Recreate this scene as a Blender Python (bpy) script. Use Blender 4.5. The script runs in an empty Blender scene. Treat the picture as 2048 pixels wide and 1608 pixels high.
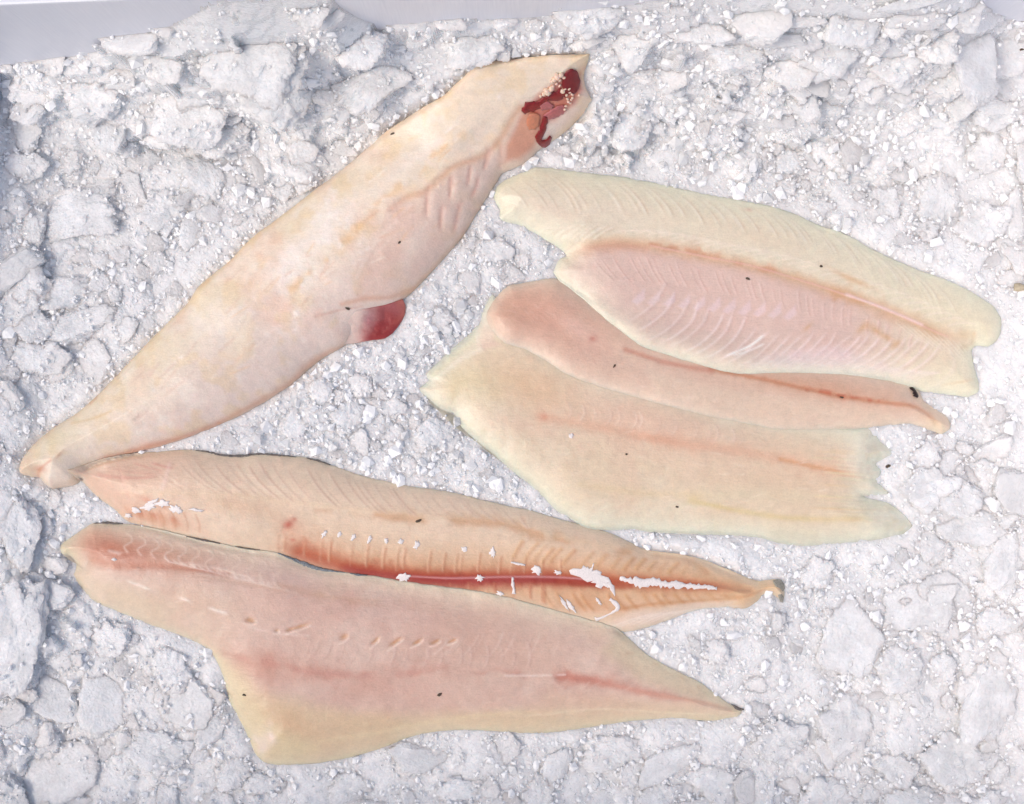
import bpy, math, random
import numpy as np

# ------------------------------------------------------------------ scale, camera, light
S = 0.00036            # metres per unit of layout (the bin is laid out on a 2048 x 1608 plan)
H = 2600.0             # camera height above the ice, in layout units
CX, CY = 1024.0, 804.0
sc = bpy.context.scene
COL = sc.collection

cam_d = bpy.data.cameras.new('camera')
cam = bpy.data.objects.new('camera', cam_d)
COL.objects.link(cam)
cam.location = (0, 0, H * S)
cam_d.sensor_width = 36.0
cam_d.lens = 36.0 * H / 2048.0
cam_d.clip_start = 0.01
cam_d.clip_end = 100.0
sc.camera = cam

SUN_AZ = math.radians(-112)      # from the lower left of the bin
SUN_EL = math.radians(55)
wd = bpy.data.worlds.new('World')
sc.world = wd
wd.use_nodes = True
wn = wd.node_tree
sky = wn.nodes.new('ShaderNodeTexSky')
sky.sky_type = 'NISHITA'
sky.sun_disc = False
sky.sun_elevation = SUN_EL
sky.sun_rotation = SUN_AZ
sky.air_density = 1.0
sky.dust_density = 4.5
sky.ozone_density = 1.0
bg = wn.nodes['Background']
bg.inputs['Strength'].default_value = 0.15
wn.links.new(sky.outputs['Color'], bg.inputs['Color'])

sun_d = bpy.data.lights.new('sun', 'SUN')
sun_d.energy = 0.7
sun_d.angle = math.radians(10)
sun_d.color = (1.0, 0.93, 0.84)
sun = bpy.data.objects.new('sun', sun_d)
COL.objects.link(sun)
from mathutils import Vector
sdir = Vector((math.sin(SUN_AZ) * math.cos(SUN_EL), math.cos(SUN_AZ) * math.cos(SUN_EL), math.sin(SUN_EL)))
sun.rotation_euler = sdir.to_track_quat('Z', 'Y').to_euler()
sun.location = sdir * 3

sc.view_settings.view_transform = 'Standard'
sc.view_settings.look = 'None'
sc.view_settings.exposure = 0.04
sc.view_settings.gamma = 1.0
sc.cycles.max_bounces = 24
sc.cycles.diffuse_bounces = 20
sc.cycles.glossy_bounces = 4
sc.cycles.transmission_bounces = 20
sc.cycles.sample_clamp_indirect = 6.0
sc.cycles.use_denoising = True

rng = np.random.default_rng(11)
random.seed(5)

# ------------------------------------------------------------------ small maths
def lin(c):
    c = np.asarray(c, float) / 255.0
    return np.where(c <= 0.04045, c / 12.92, ((c + 0.055) / 1.055) ** 2.4)

def W(px, py, z):
    k = (H - low(px, py) - 4) / H * S          # plan to ground: from the smooth lie of the ice
    return np.stack([(px - CX) * k, (CY - py) * k, np.asarray(z) * S + 0 * px], -1)

def vnoise(x, y, seed):
    xi = np.floor(x).astype(np.int64); yi = np.floor(y).astype(np.int64)
    fx = x - xi; fy = y - yi
    fx = fx * fx * (3 - 2 * fx); fy = fy * fy * (3 - 2 * fy)
    def h(a, b):
        n = (a * 374761393 + b * 668265263 + seed * 974634777) & 0x7fffffff
        n = ((n ^ (n >> 13)) * 1274126177) & 0x7fffffff
        return ((n ^ (n >> 16)) & 0xffff) / 65535.0
    return (h(xi, yi) * (1 - fx) + h(xi + 1, yi) * fx) * (1 - fy) + (h(xi, yi + 1) * (1 - fx) + h(xi + 1, yi + 1) * fx) * fy

def fbm(x, y, wl, seed, octv=4, gain=0.5):
    v = 0; a = 1; t = 0
    for o in range(octv):
        v = v + a * (vnoise(x / wl + 17.3 * o, y / wl - 9.1 * o, seed + o) - 0.5) * 2
        t += a; a *= gain; wl = wl / 2.03
    return v / t

def vnoise3(p, seed):
    i = np.floor(p).astype(np.int64); f = p - i
    f = f * f * (3 - 2 * f)
    def h(a, b, c):
        n = (a * 374761393 + b * 668265263 + c * 2147483647 + seed * 974634777 + c * 40503) & 0x7fffffff
        n = ((n ^ (n >> 13)) * 1274126177) & 0x7fffffff
        return ((n ^ (n >> 16)) & 0xffff) / 65535.0
    x, y, z = i[:, 0], i[:, 1], i[:, 2]
    out = 0
    for dx in (0, 1):
        for dy in (0, 1):
            for dz in (0, 1):
                w = (f[:, 0] if dx else 1 - f[:, 0]) * (f[:, 1] if dy else 1 - f[:, 1]) * (f[:, 2] if dz else 1 - f[:, 2])
                out = out + w * h(x + dx, y + dy, z + dz)
    return out * 2 - 1

def ss(a, b, x):
    t = np.clip((x - a) / (b - a), 0, 1)
    return t * t * (3 - 2 * t)

def resample(pts, n, smooth=True):
    p = np.asarray(pts, float)
    if smooth and len(p) > 2:                      # centripetal-ish Catmull-Rom
        q = np.vstack([2 * p[0] - p[1], p, 2 * p[-1] - p[-2]])
        out = []
        for i in range(len(p) - 1):
            p0, p1, p2, p3 = q[i], q[i + 1], q[i + 2], q[i + 3]
            t = np.linspace(0, 1, 12, endpoint=False)[:, None]
            l = np.linalg.norm(p2 - p1) + 1e-9
            m1 = (p2 - p0) * min(1.0, l / (np.linalg.norm(p1 - p0) + 1e-9)) * 0.5
            m2 = (p3 - p1) * min(1.0, l / (np.linalg.norm(p3 - p2) + 1e-9)) * 0.5
            out.append((2 * t**3 - 3 * t**2 + 1) * p1 + (t**3 - 2 * t**2 + t) * m1 + (-2 * t**3 + 3 * t**2) * p2 + (t**3 - t**2) * m2)
        p = np.vstack(out + [p[-1:]])
    d = np.concatenate([[0], np.cumsum(np.linalg.norm(np.diff(p, axis=0), axis=1))])
    u = np.linspace(0, d[-1], n)
    return np.stack([np.interp(u, d, p[:, 0]), np.interp(u, d, p[:, 1])], -1)

def pdist(x, y, pts, chunk=40000):
    """distance to a polyline, and the running length (0..1) of the nearest point"""
    p = np.asarray(pts, float)
    a = p[:-1]; b = p[1:]; ab = b - a; l2 = (ab ** 2).sum(1) + 1e-9
    cum = np.concatenate([[0], np.cumsum(np.sqrt(l2))])
    xf = x.ravel(); yf = y.ravel()
    best = np.full(xf.shape, 1e18); run = np.zeros(xf.shape)
    for k in range(len(a)):
        t = np.clip(((xf - a[k, 0]) * ab[k, 0] + (yf - a[k, 1]) * ab[k, 1]) / l2[k], 0, 1)
        d = (xf - a[k, 0] - t * ab[k, 0]) ** 2 + (yf - a[k, 1] - t * ab[k, 1]) ** 2
        m = d < best
        best[m] = d[m]; run[m] = (cum[k] + t[m] * math.sqrt(l2[k])) / cum[-1]
    return np.sqrt(best).reshape(x.shape), run.reshape(x.shape)

def inside(x, y, poly):
    p = np.asarray(poly, float)
    c = np.zeros(x.shape, bool)
    j = len(p) - 1
    for i in range(len(p)):
        if p[i, 1] != p[j, 1]:
            m = (p[i, 1] > y) != (p[j, 1] > y)
            c ^= m & (x < (p[j, 0] - p[i, 0]) * (y - p[i, 1]) / (p[j, 1] - p[i, 1]) + p[i, 0])
        j = i
    return c

# ------------------------------------------------------------------ plan rasters (4-unit cells)
GX0, GY0, GC = -220.0, -180.0, 4.0
GW, GH = 622, 490
gx = GX0 + np.arange(GW) * GC
gy = GY0 + np.arange(GH) * GC
GXX, GYY = np.meshgrid(gx, gy)

def blur(a, sg):
    r = int(sg * 3) + 1
    k = np.exp(-0.5 * (np.arange(-r, r + 1) / sg) ** 2); k /= k.sum()
    b = np.pad(a, ((r, r), (0, 0)), 'edge')
    a = sum(k[i] * b[i:i + a.shape[0]] for i in range(2 * r + 1))
    b = np.pad(a, ((0, 0), (r, r)), 'edge')
    return sum(k[i] * b[:, i:i + a.shape[1]] for i in range(2 * r + 1))

def maxf(a, r):
    b = a.copy()
    for i in range(-r, r + 1):
        b = np.maximum(b, np.roll(a, i, 0))
    c = b.copy()
    for i in range(-r, r + 1):
        c = np.maximum(c, np.roll(b, i, 1))
    return c

def samp(a, x, y):
    u = np.clip((x - GX0) / GC, 0, GW - 1.001); v = np.clip((y - GY0) / GC, 0, GH - 1.001)
    i = u.astype(int); j = v.astype(int); fu = u - i; fv = v - j
    return (a[j, i] * (1 - fu) + a[j, i + 1] * fu) * (1 - fv) + (a[j + 1, i] * (1 - fu) + a[j + 1, i + 1] * fu) * fv

# ------------------------------------------------------------------ object helpers
def link(name, me, parent=None, **props):
    o = bpy.data.objects.new(name, me)
    COL.objects.link(o)
    if parent is not None:
        o.parent = parent
        o.matrix_parent_inverse = parent.matrix_world.inverted()
    for k, v in props.items():
        o[k] = v
    return o

def mesh_from(name, verts, faces, mat, smooth=True, col=None):
    me = bpy.data.meshes.new(name)
    verts = np.asarray(verts, np.float32)
    if isinstance(faces, np.ndarray):
        n = faces.shape[1]
        me.vertices.add(len(verts)); me.vertices.foreach_set('co', verts.ravel())
        me.loops.add(faces.size); me.loops.foreach_set('vertex_index', faces.ravel().astype(np.int32))
        me.polygons.add(len(faces))
        me.polygons.foreach_set('loop_start', (np.arange(len(faces)) * n).astype(np.int32))
        me.update(calc_edges=True)
    else:
        me.from_pydata(verts.tolist(), [], faces)
    me.polygons.foreach_set('use_smooth', np.full(len(me.polygons), smooth))
    if col is not None:
        at = me.color_attributes.new('albedo', 'FLOAT_COLOR', 'POINT')
        c = np.ones((len(verts), 4), np.float32); c[:, :3] = col
        at.data.foreach_set('color', c.ravel())
    me.materials.append(mat)
    me.update()
    return me

def recentre(o):
    """put the origin of a mesh object at the base of its own shape"""
    me = o.data
    v = np.empty(len(me.vertices) * 3, np.float32); me.vertices.foreach_get('co', v); v = v.reshape(-1, 3)
    c = v.mean(0); c[2] = v[:, 2].min()
    v -= c
    me.vertices.foreach_set('co', v.ravel()); me.update()
    o.location = [float(q) for q in c]
    bpy.context.view_layer.update()

def nodemat(name):
    m = bpy.data.materials.new(name); m.use_nodes = True
    nt = m.node_tree
    return m, nt, nt.nodes['Principled BSDF']

def noise_node(nt, scale, detail=3, rough=0.6, coord='Object', vec=None):
    n = nt.nodes.new('ShaderNodeTexNoise')
    n.inputs['Scale'].default_value = scale
    n.inputs['Detail'].default_value = detail
    n.inputs['Roughness'].default_value = rough
    if vec is None:
        tc = nt.nodes.new('ShaderNodeTexCoord'); vec = tc.outputs[coord]
    nt.links.new(vec, n.inputs['Vector'])
    return n

def bump_node(nt, height, strength, dist, normal=None):
    b = nt.nodes.new('ShaderNodeBump')
    b.inputs['Strength'].default_value = strength
    b.inputs['Distance'].default_value = dist
    nt.links.new(height, b.inputs['Height'])
    if normal is not None:
        nt.links.new(normal, b.inputs['Normal'])
    return b

# ------------------------------------------------------------------ materials
def flesh_material(name, rough=0.36, sss=0.35, scale=0.0025, fib=(1, 1, 1), rot=0, thin=True):
    m, nt, p = nodemat(name)
    at = nt.nodes.new('ShaderNodeVertexColor'); at.layer_name = 'albedo'
    tc = nt.nodes.new('ShaderNodeTexCoord')
    mp = nt.nodes.new('ShaderNodeMapping')
    mp.inputs['Rotation'].default_value = (0, 0, rot)
    mp.inputs['Scale'].default_value = fib
    nt.links.new(tc.outputs['Object'], mp.inputs['Vector'])
    n1 = noise_node(nt, 900, 3, 0.65, vec=mp.outputs['Vector'])
    n2 = noise_node(nt, 160, 4, 0.6, vec=mp.outputs['Vector'])
    mr = nt.nodes.new('ShaderNodeMapRange')
    mr.inputs['From Min'].default_value = 0.3; mr.inputs['From Max'].default_value = 0.7
    mr.inputs['To Min'].default_value = 0.93; mr.inputs['To Max'].default_value = 1.05
    nt.links.new(n1.outputs['Fac'], mr.inputs['Value'])
    mr2 = nt.nodes.new('ShaderNodeMapRange')
    mr2.inputs['From Min'].default_value = 0.3; mr2.inputs['From Max'].default_value = 0.7
    mr2.inputs['To Min'].default_value = 0.95; mr2.inputs['To Max'].default_value = 1.04
    nt.links.new(n2.outputs['Fac'], mr2.inputs['Value'])
    mpf = nt.nodes.new('ShaderNodeMapping')
    mpf.inputs['Rotation'].default_value = (0, 0, math.radians(12)); mpf.inputs['Scale'].default_value = (0.22, 1, 1)
    nt.links.new(tc.outputs['Object'], mpf.inputs['Vector'])
    n3 = noise_node(nt, 620, 4, 0.7, vec=mpf.outputs['Vector'])
    mr3 = nt.nodes.new('ShaderNodeMapRange')
    mr3.inputs['From Min'].default_value = 0.3; mr3.inputs['From Max'].default_value = 0.7
    mr3.inputs['To Min'].default_value = 0.965; mr3.inputs['To Max'].default_value = 1.03
    nt.links.new(n3.outputs['Fac'], mr3.inputs['Value'])
    m0 = nt.nodes.new('ShaderNodeMath'); m0.operation = 'MULTIPLY'
    nt.links.new(mr.outputs[0], m0.inputs[0]); nt.links.new(mr3.outputs[0], m0.inputs[1])
    mu = nt.nodes.new('ShaderNodeMath'); mu.operation = 'MULTIPLY'
    nt.links.new(m0.outputs[0], mu.inputs[0]); nt.links.new(mr2.outputs[0], mu.inputs[1])
    vm = nt.nodes.new('ShaderNodeVectorMath'); vm.operation = 'SCALE'
    nt.links.new(at.outputs['Color'], vm.inputs[0]); nt.links.new(mu.outputs[0], vm.inputs['Scale'])
    nt.links.new(vm.outputs[0], p.inputs['Base Color'])
    p.inputs['Subsurface Weight'].default_value = sss
    p.inputs['Subsurface Radius'].default_value = (1.0, 0.55, 0.4)
    p.inputs['Subsurface Scale'].default_value = scale
    rr = nt.nodes.new('ShaderNodeMapRange')
    rr.inputs['To Min'].default_value = rough - 0.14; rr.inputs['To Max'].default_value = rough + 0.14
    nt.links.new(n2.outputs['Fac'], rr.inputs['Value'])
    nt.links.new(rr.outputs[0], p.inputs['Roughness'])
    b1 = bump_node(nt, n2.outputs['Fac'], 0.5, 0.0009)
    b1 = bump_node(nt, n3.outputs['Fac'], 0.5, 0.0005, b1.outputs['Normal'])
    b2 = bump_node(nt, n1.outputs['Fac'], 0.45, 0.0003, b1.outputs['Normal'])
    nt.links.new(b2.outputs['Normal'], p.inputs['Normal'])
    p.inputs['IOR'].default_value = 1.38
    p.inputs['Coat Weight'].default_value = 0.5
    p.inputs['Coat IOR'].default_value = 1.36
    p.inputs['Coat Roughness'].default_value = 0.14
    nt.links.new(b1.outputs['Normal'], p.inputs['Coat Normal'])
    if thin:
        # the feathered rim of a cut is thin enough to see the ice through
        ta = nt.nodes.new('ShaderNodeAttribute'); ta.attribute_name = 'thin'
        al = nt.nodes.new('ShaderNodeMapRange')
        al.inputs['To Min'].default_value = 1.0; al.inputs['To Max'].default_value = 0.2
        nt.links.new(ta.outputs['Fac'], al.inputs['Value'])
        nt.links.new(al.outputs[0], p.inputs['Alpha'])
    return m

def plain_material(name, rgb, rough=0.5, var=0.15, nscale=400, bump=0.3, metal=0.0, sss=0.0):
    m, nt, p = nodemat(name)
    n = noise_node(nt, nscale, 3, 0.6)
    cr = nt.nodes.new('ShaderNodeValToRGB')
    c = lin(rgb)
    cr.color_ramp.elements[0].position = 0.3; cr.color_ramp.elements[1].position = 0.7
    cr.color_ramp.elements[0].color = (*(c * (1 - var)), 1)
    cr.color_ramp.elements[1].color = (*np.minimum(c * (1 + var), 0.95), 1)
    nt.links.new(n.outputs['Fac'], cr.inputs['Fac'])
    nt.links.new(cr.outputs['Color'], p.inputs['Base Color'])
    p.inputs['Roughness'].default_value = rough
    p.inputs['Metallic'].default_value = metal
    if sss:
        p.inputs['Subsurface Weight'].default_value = sss
        p.inputs['Subsurface Scale'].default_value = 0.001
    b = bump_node(nt, n.outputs['Fac'], bump, 0.0005)
    nt.links.new(b.outputs['Normal'], p.inputs['Normal'])
    return m

def ice_material(name, base, rough, sss, fine=1.0, clear=0.0, through=0.0, scl=0.009, coat=1.0, wet=0.92, vary=False):
    m, nt, p = nodemat(name)
    tc = nt.nodes.new('ShaderNodeTexCoord')
    gm = nt.nodes.new('ShaderNodeNewGeometry')
    n1 = noise_node(nt, 260, 4, 0.65, vec=gm.outputs['Position'])
    n2 = noise_node(nt, 950, 2, 0.6, vec=gm.outputs['Position'])
    vo = nt.nodes.new('ShaderNodeTexVoronoi')
    vo.inputs['Scale'].default_value = 420
    nt.links.new(gm.outputs['Position'], vo.inputs['Vector'])
    oi = nt.nodes.new('ShaderNodeObjectInfo')
    rv = nt.nodes.new('ShaderNodeMapRange')
    rv.inputs['To Min'].default_value = 0.93; rv.inputs['To Max'].default_value = 1.03
    nt.links.new(oi.outputs['Random'], rv.inputs['Value'])
    cr = nt.nodes.new('ShaderNodeValToRGB')
    b = np.array(base)
    cr.color_ramp.elements[0].position = 0.35; cr.color_ramp.elements[1].position = 0.68
    cr.color_ramp.elements[0].color = (*(b * np.array([0.93, 0.94, 0.95])), 1)
    cr.color_ramp.elements[1].color = (*np.minimum(b * 1.03, 0.97), 1)
    nt.links.new(n1.outputs['Fac'], cr.inputs['Fac'])
    n0 = noise_node(nt, 34, 5, 0.62, vec=gm.outputs['Position'])
    wr = nt.nodes.new('ShaderNodeMapRange')
    wr.inputs['From Min'].default_value = 0.38; wr.inputs['From Max'].default_value = 0.56
    wr.inputs['To Min'].default_value = wet; wr.inputs['To Max'].default_value = 1.0
    nt.links.new(n0.outputs['Fac'], wr.inputs['Value'])
    wm = nt.nodes.new('ShaderNodeMath'); wm.operation = 'MULTIPLY'
    nt.links.new(wr.outputs[0], wm.inputs[0]); nt.links.new(rv.outputs[0], wm.inputs[1])
    vm = nt.nodes.new('ShaderNodeVectorMath'); vm.operation = 'SCALE'
    nt.links.new(cr.outputs['Color'], vm.inputs[0]); nt.links.new(wm.outputs[0], vm.inputs['Scale'])
    nt.links.new(vm.outputs[0], p.inputs['Base Color'])
    p.inputs['Subsurface Weight'].default_value = sss
    p.inputs['Subsurface Radius'].default_value = (0.85, 0.95, 1.0)
    p.inputs['Subsurface Scale'].default_value = scl
    p.inputs['Transmission Weight'].default_value = clear
    p.inputs['IOR'].default_value = 1.31
    p.inputs['Roughness'].default_value = rough
    b1 = bump_node(nt, n1.outputs['Fac'], 0.5, 0.0009)
    b2 = bump_node(nt, vo.outputs['Distance'], 0.35 * fine, 0.0010, b1.outputs['Normal'])
    b3 = bump_node(nt, n2.outputs['Fac'], 0.5 * fine, 0.0006, b2.outputs['Normal'])
    nt.links.new(b3.outputs['Normal'], p.inputs['Normal'])
    n3 = noise_node(nt, 1500, 2, 0.5, vec=gm.outputs['Position'])
    b4 = bump_node(nt, n3.outputs['Fac'], 1.0, 0.0010 * fine, b1.outputs['Normal'])
    p.inputs['Coat Weight'].default_value = coat
    p.inputs['Coat IOR'].default_value = 1.5
    p.inputs['Coat Roughness'].default_value = 0.035
    nt.links.new(b4.outputs['Normal'], p.inputs['Coat Normal'])
    if vary:
        # clear and frosted ice in one piece
        cm = nt.nodes.new('ShaderNodeMapRange')
        cm.inputs['From Min'].default_value = 0.40; cm.inputs['From Max'].default_value = 0.60
        cm.inputs['To Min'].default_value = 0.16; cm.inputs['To Max'].default_value = 0.0
        n5 = noise_node(nt, 55, 4, 0.6, vec=gm.outputs['Position'])
        nt.links.new(n5.outputs['Fac'], cm.inputs['Value'])
        nt.links.new(cm.outputs[0], p.inputs['Transmission Weight'])
    # light goes through ice as well as off it
    tr = nt.nodes.new('ShaderNodeBsdfTranslucent')
    nt.links.new(vm.outputs[0], tr.inputs['Color'])
    nt.links.new(b1.outputs['Normal'], tr.inputs['Normal'])
    mx = nt.nodes.new('ShaderNodeMixShader'); mx.inputs['Fac'].default_value = through
    nt.links.new(p.outputs['BSDF'], mx.inputs[1]); nt.links.new(tr.outputs['BSDF'], mx.inputs[2])
    nt.links.new(mx.outputs['Shader'], nt.nodes['Material Output'].inputs['Surface'])
    return m

M_BED = ice_material('packed_ice', (0.960, 0.964, 0.966), 0.10, 1.0, 1.3, wet=.93)
M_LUMP = ice_material('frosted_ice', (0.966, 0.970, 0.972), 0.10, 1.0, 1.3, wet=.95, vary=True, scl=.005)
M_GRAIN = ice_material('granular_ice', (0.988, 0.988, 0.986), 0.06, 0.0, 0.5, 0.35, coat=.8, wet=1.0)
M_FROST = ice_material('frosted_grain_ice', (0.93, 0.932, 0.934), 0.10, 0.0, 0.6, coat=.6, wet=1.0)
M_CLEAR = ice_material('clear_ice', (0.975, 0.977, 0.978), 0.08, 0.9, 0.8, 0.14)

M_FLESH = flesh_material('pale_fish_flesh', sss=.45, scale=.004)
M_SOLID = flesh_material('solid_fish_flesh', thin=False)
M_RED = plain_material('blood_red_tissue', (132, 28, 30), 0.3, 0.35, 500, 0.5, sss=0.2)
M_DRED = plain_material('dark_red_bone_end', (122, 24, 30), 0.45, 0.15, 300, 0.15, sss=0.1)
M_BEAD = plain_material('white_bone_bead', (232, 205, 185), 0.25, 0.15, 600, 0.3, sss=0.3)
M_WHITE = plain_material('white_membrane', (238, 230, 226), 0.3, 0.10, 900, 0.6)
M_SKIN = plain_material('dark_fish_skin', (112, 104, 98), 0.4, 0.5, 700, 0.5)
M_DARK = plain_material('dark_scrap', (38, 12, 14), 0.3, 0.5, 500, 0.6)
M_DIRT = plain_material('dark_grit', (84, 70, 56), 0.7, 0.4, 900, 0.6)
M_LEAF = plain_material('dry_leaf', (186, 174, 150), 0.6, 0.25, 300, 0.5)

def steel_material():
    m, nt, p = nodemat('brushed_grey_wall')
    tc = nt.nodes.new('ShaderNodeTexCoord')
    mp = nt.nodes.new('ShaderNodeMapping'); mp.inputs['Scale'].default_value = (40, 40, 1.5)
    nt.links.new(tc.outputs['Object'], mp.inputs['Vector'])
    n = noise_node(nt, 22, 3, 0.6, vec=mp.outputs['Vector'])
    n2 = noise_node(nt, 9, 4, 0.6)
    cr = nt.nodes.new('ShaderNodeValToRGB')
    cr.color_ramp.elements[0].position = 0.3; cr.color_ramp.elements[1].position = 0.7
    cr.color_ramp.elements[0].color = (*lin((226, 228, 236)), 1)
    cr.color_ramp.elements[1].color = (*lin((240, 241, 246)), 1)
    mx = nt.nodes.new('ShaderNodeMath'); mx.operation = 'MULTIPLY_ADD'
    nt.links.new(n.outputs['Fac'], mx.inputs[0]); mx.inputs[1].default_value = 0.5
    ml = nt.nodes.new('ShaderNodeMath'); ml.operation = 'MULTIPLY'; ml.inputs[1].default_value = 0.5
    nt.links.new(n2.outputs['Fac'], ml.inputs[0]); nt.links.new(ml.outputs[0], mx.inputs[2])
    nt.links.new(mx.outputs[0], cr.inputs['Fac'])
    nt.links.new(cr.outputs['Color'], p.inputs['Base Color'])
    p.inputs['Metallic'].default_value = 0.1
    p.inputs['Roughness'].default_value = 0.42
    b = bump_node(nt, n.outputs['Fac'], 0.12, 0.0005)
    nt.links.new(b.outputs['Normal'], p.inputs['Normal'])
    return m
M_STEEL = steel_material()

# ------------------------------------------------------------------ fish outlines (plan units)
O = {}
O['tail'] = dict(
    T=[(57, 900), (78, 878), (105, 856), (154, 825), (198, 786), (237, 746), (303, 676), (374, 605), (396, 572), (457, 522), (500, 477), (550, 439), (612, 392), (673, 346), (762, 273), (835, 223), (886, 192), (955, 134), (1040, 118), (1110, 112), (1179, 110)],
    R=[(1179, 110), (1174, 130), (1168, 152), (1172, 175), (1184, 200)],
    B=[(106, 979), (154, 967), (178, 935), (246, 911), (308, 896), (378, 874), (439, 849), (483, 830), (571, 777), (637, 722), (690, 690), (718, 660), (760, 630), (800, 604), (826, 583), (879, 526), (928, 469), (963, 411), (993, 365), (1005, 346), (1047, 327), (1078, 300), (1132, 263), (1163, 232), (1184, 200)],
    L=[(57, 900), (42, 922), (40, 944), (60, 953), (79, 956), (90, 968), (106, 979)])
O['seamed'] = dict(
    T=[(145, 939), (178, 927), (233, 911), (303, 904), (381, 900), (440, 908), (475, 911), (522, 907), (561, 911), (608, 915), (659, 929), (725, 952), (784, 966), (842, 976), (900, 984), (946, 996), (1025, 1014), (1069, 1023), (1139, 1044), (1219, 1066), (1258, 1084), (1289, 1099), (1359, 1108), (1412, 1121), (1456, 1139), (1491, 1154), (1517, 1163), (1540, 1160), (1562, 1159)],
    R=[(1562, 1159), (1568, 1176), (1570, 1190), (1566, 1205)],
    B=[(295, 1054), (340, 1066), (420, 1090), (560, 1120), (700, 1160), (850, 1190), (1000, 1215), (1150, 1245), (1245, 1264), (1315, 1250), (1386, 1223), (1447, 1215), (1491, 1218), (1513, 1205), (1531, 1188), (1548, 1190), (1566, 1205)],
    L=[(145, 939), (166, 966), (202, 1001), (229, 1021), (252, 1042), (295, 1054)])
O['front'] = dict(
    T=[(178, 1049), (190, 1046), (256, 1049), (319, 1059), (373, 1072), (432, 1085), (491, 1097), (557, 1105), (600, 1124), (647, 1138), (686, 1144), (745, 1151), (803, 1161), (870, 1170), (935, 1178), (990, 1187), (1074, 1209), (1144, 1229), (1227, 1253), (1263, 1281), (1293, 1309), (1350, 1341), (1403, 1368), (1438, 1394), (1465, 1412), (1484, 1419)],
    R=[(1484, 1419), (1482, 1427), (1474, 1433)],
    B=[(146, 1151), (159, 1174), (189, 1204), (234, 1223), (287, 1246), (348, 1267), (405, 1293), (427, 1314), (446, 1355), (458, 1401), (476, 1435), (495, 1473), (512, 1512), (535, 1529), (600, 1531), (660, 1524), (700, 1516), (760, 1498), (810, 1479), (876, 1464), (945, 1462), (1008, 1465), (1078, 1468), (1130, 1463), (1183, 1455), (1271, 1442), (1359, 1437), (1421, 1443), (1474, 1433)],
    L=[(178, 1049), (144, 1072), (121, 1090), (123, 1108), (140, 1113), (151, 1129), (146, 1151)])
O['bottom'] = dict(
    T=[(985, 588), (1060, 640), (1150, 700), (1300, 760), (1420, 800), (1520, 828), (1640, 846), (1745, 856)],
    R=[(1745, 856), (1764, 884), (1788, 905), (1752, 928), (1764, 942), (1757, 962), (1778, 986), (1728, 993), (1784, 1010), (1826, 1050), (1808, 1068)],
    B=[(908, 829), (928, 860), (976, 899), (1025, 943), (1069, 977), (1113, 1021), (1142, 1040), (1172, 1055), (1211, 1061), (1269, 1059), (1294, 1064), (1416, 1070), (1513, 1075), (1582, 1091), (1660, 1090), (1709, 1085), (1758, 1079), (1808, 1068)],
    L=[(985, 588), (972, 606), (952, 652), (925, 680), (900, 700), (851, 749), (856, 761), (838, 778), (860, 801), (879, 818), (908, 829)])
O['middle'] = dict(
    T=[(1018, 570), (1073, 560), (1112, 556), (1200, 600), (1300, 640), (1500, 700), (1700, 735), (1830, 770), (1843, 786)],
    R=[(1843, 786), (1853, 807), (1895, 834), (1902, 855), (1885, 869)],
    B=[(997, 676), (1011, 687), (1053, 700), (1091, 721), (1126, 745), (1178, 766), (1248, 788), (1352, 816), (1422, 833), (1500, 848), (1555, 858), (1610, 859), (1659, 858), (1723, 857), (1820, 847), (1853, 858), (1885, 869)],
    L=[(1018, 570), (1000, 585), (980, 613), (973, 634), (980, 655), (997, 676)])
O['top'] = dict(
    T=[(987, 383), (998, 368), (1012, 358), (1053, 340), (1075, 333), (1140, 340), (1178, 345), (1241, 352), (1317, 366), (1401, 384), (1450, 393), (1497, 402), (1540, 410), (1594, 428), (1640, 450), (1691, 468), (1756, 503), (1820, 532), (1885, 556), (1950, 586), (1992, 614)],
    R=[(1992, 614), (2005, 640), (2001, 671), (1982, 692), (1952, 692), (1946, 702), (1950, 729), (1958, 762), (1958, 783), (1937, 794)],
    B=[(1106, 544), (1119, 561), (1164, 596), (1189, 620), (1251, 671), (1282, 693), (1345, 714), (1425, 738), (1479, 748), (1560, 746), (1640, 747), (1707, 751), (1772, 761), (1820, 772), (1853, 784), (1885, 787), (1937, 794)],
    L=[(987, 383), (989, 402), (999, 418), (1001, 438), (1039, 450), (1094, 480), (1133, 509), (1120, 518), (1106, 544)])
ORDER = ['tail', 'seamed', 'front', 'bottom', 'middle', 'top']
POLY = {}
for k in ORDER:
    o = O[k]
    POLY[k] = np.vstack([resample(o['T'], 130)[:-1], resample(o['R'], 30)[:-1], resample(o['B'], 130)[::-1][:-1], resample(o['L'], 30)[::-1][:-1]])

# ------------------------------------------------------------------ the ice bed
MASK = np.zeros((GH, GW), bool)
for k in ORDER:
    MASK |= inside(GXX, GYY, POLY[k])
MASK |= inside(GXX, GYY, np.array([(688, 630), (745, 614), (806, 597), (818, 613), (818, 636), (804, 660), (786, 672), (738, 684), (688, 690)]))
MASKF = MASK.astype(float)
MB = blur(MASKF, 4)

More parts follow.
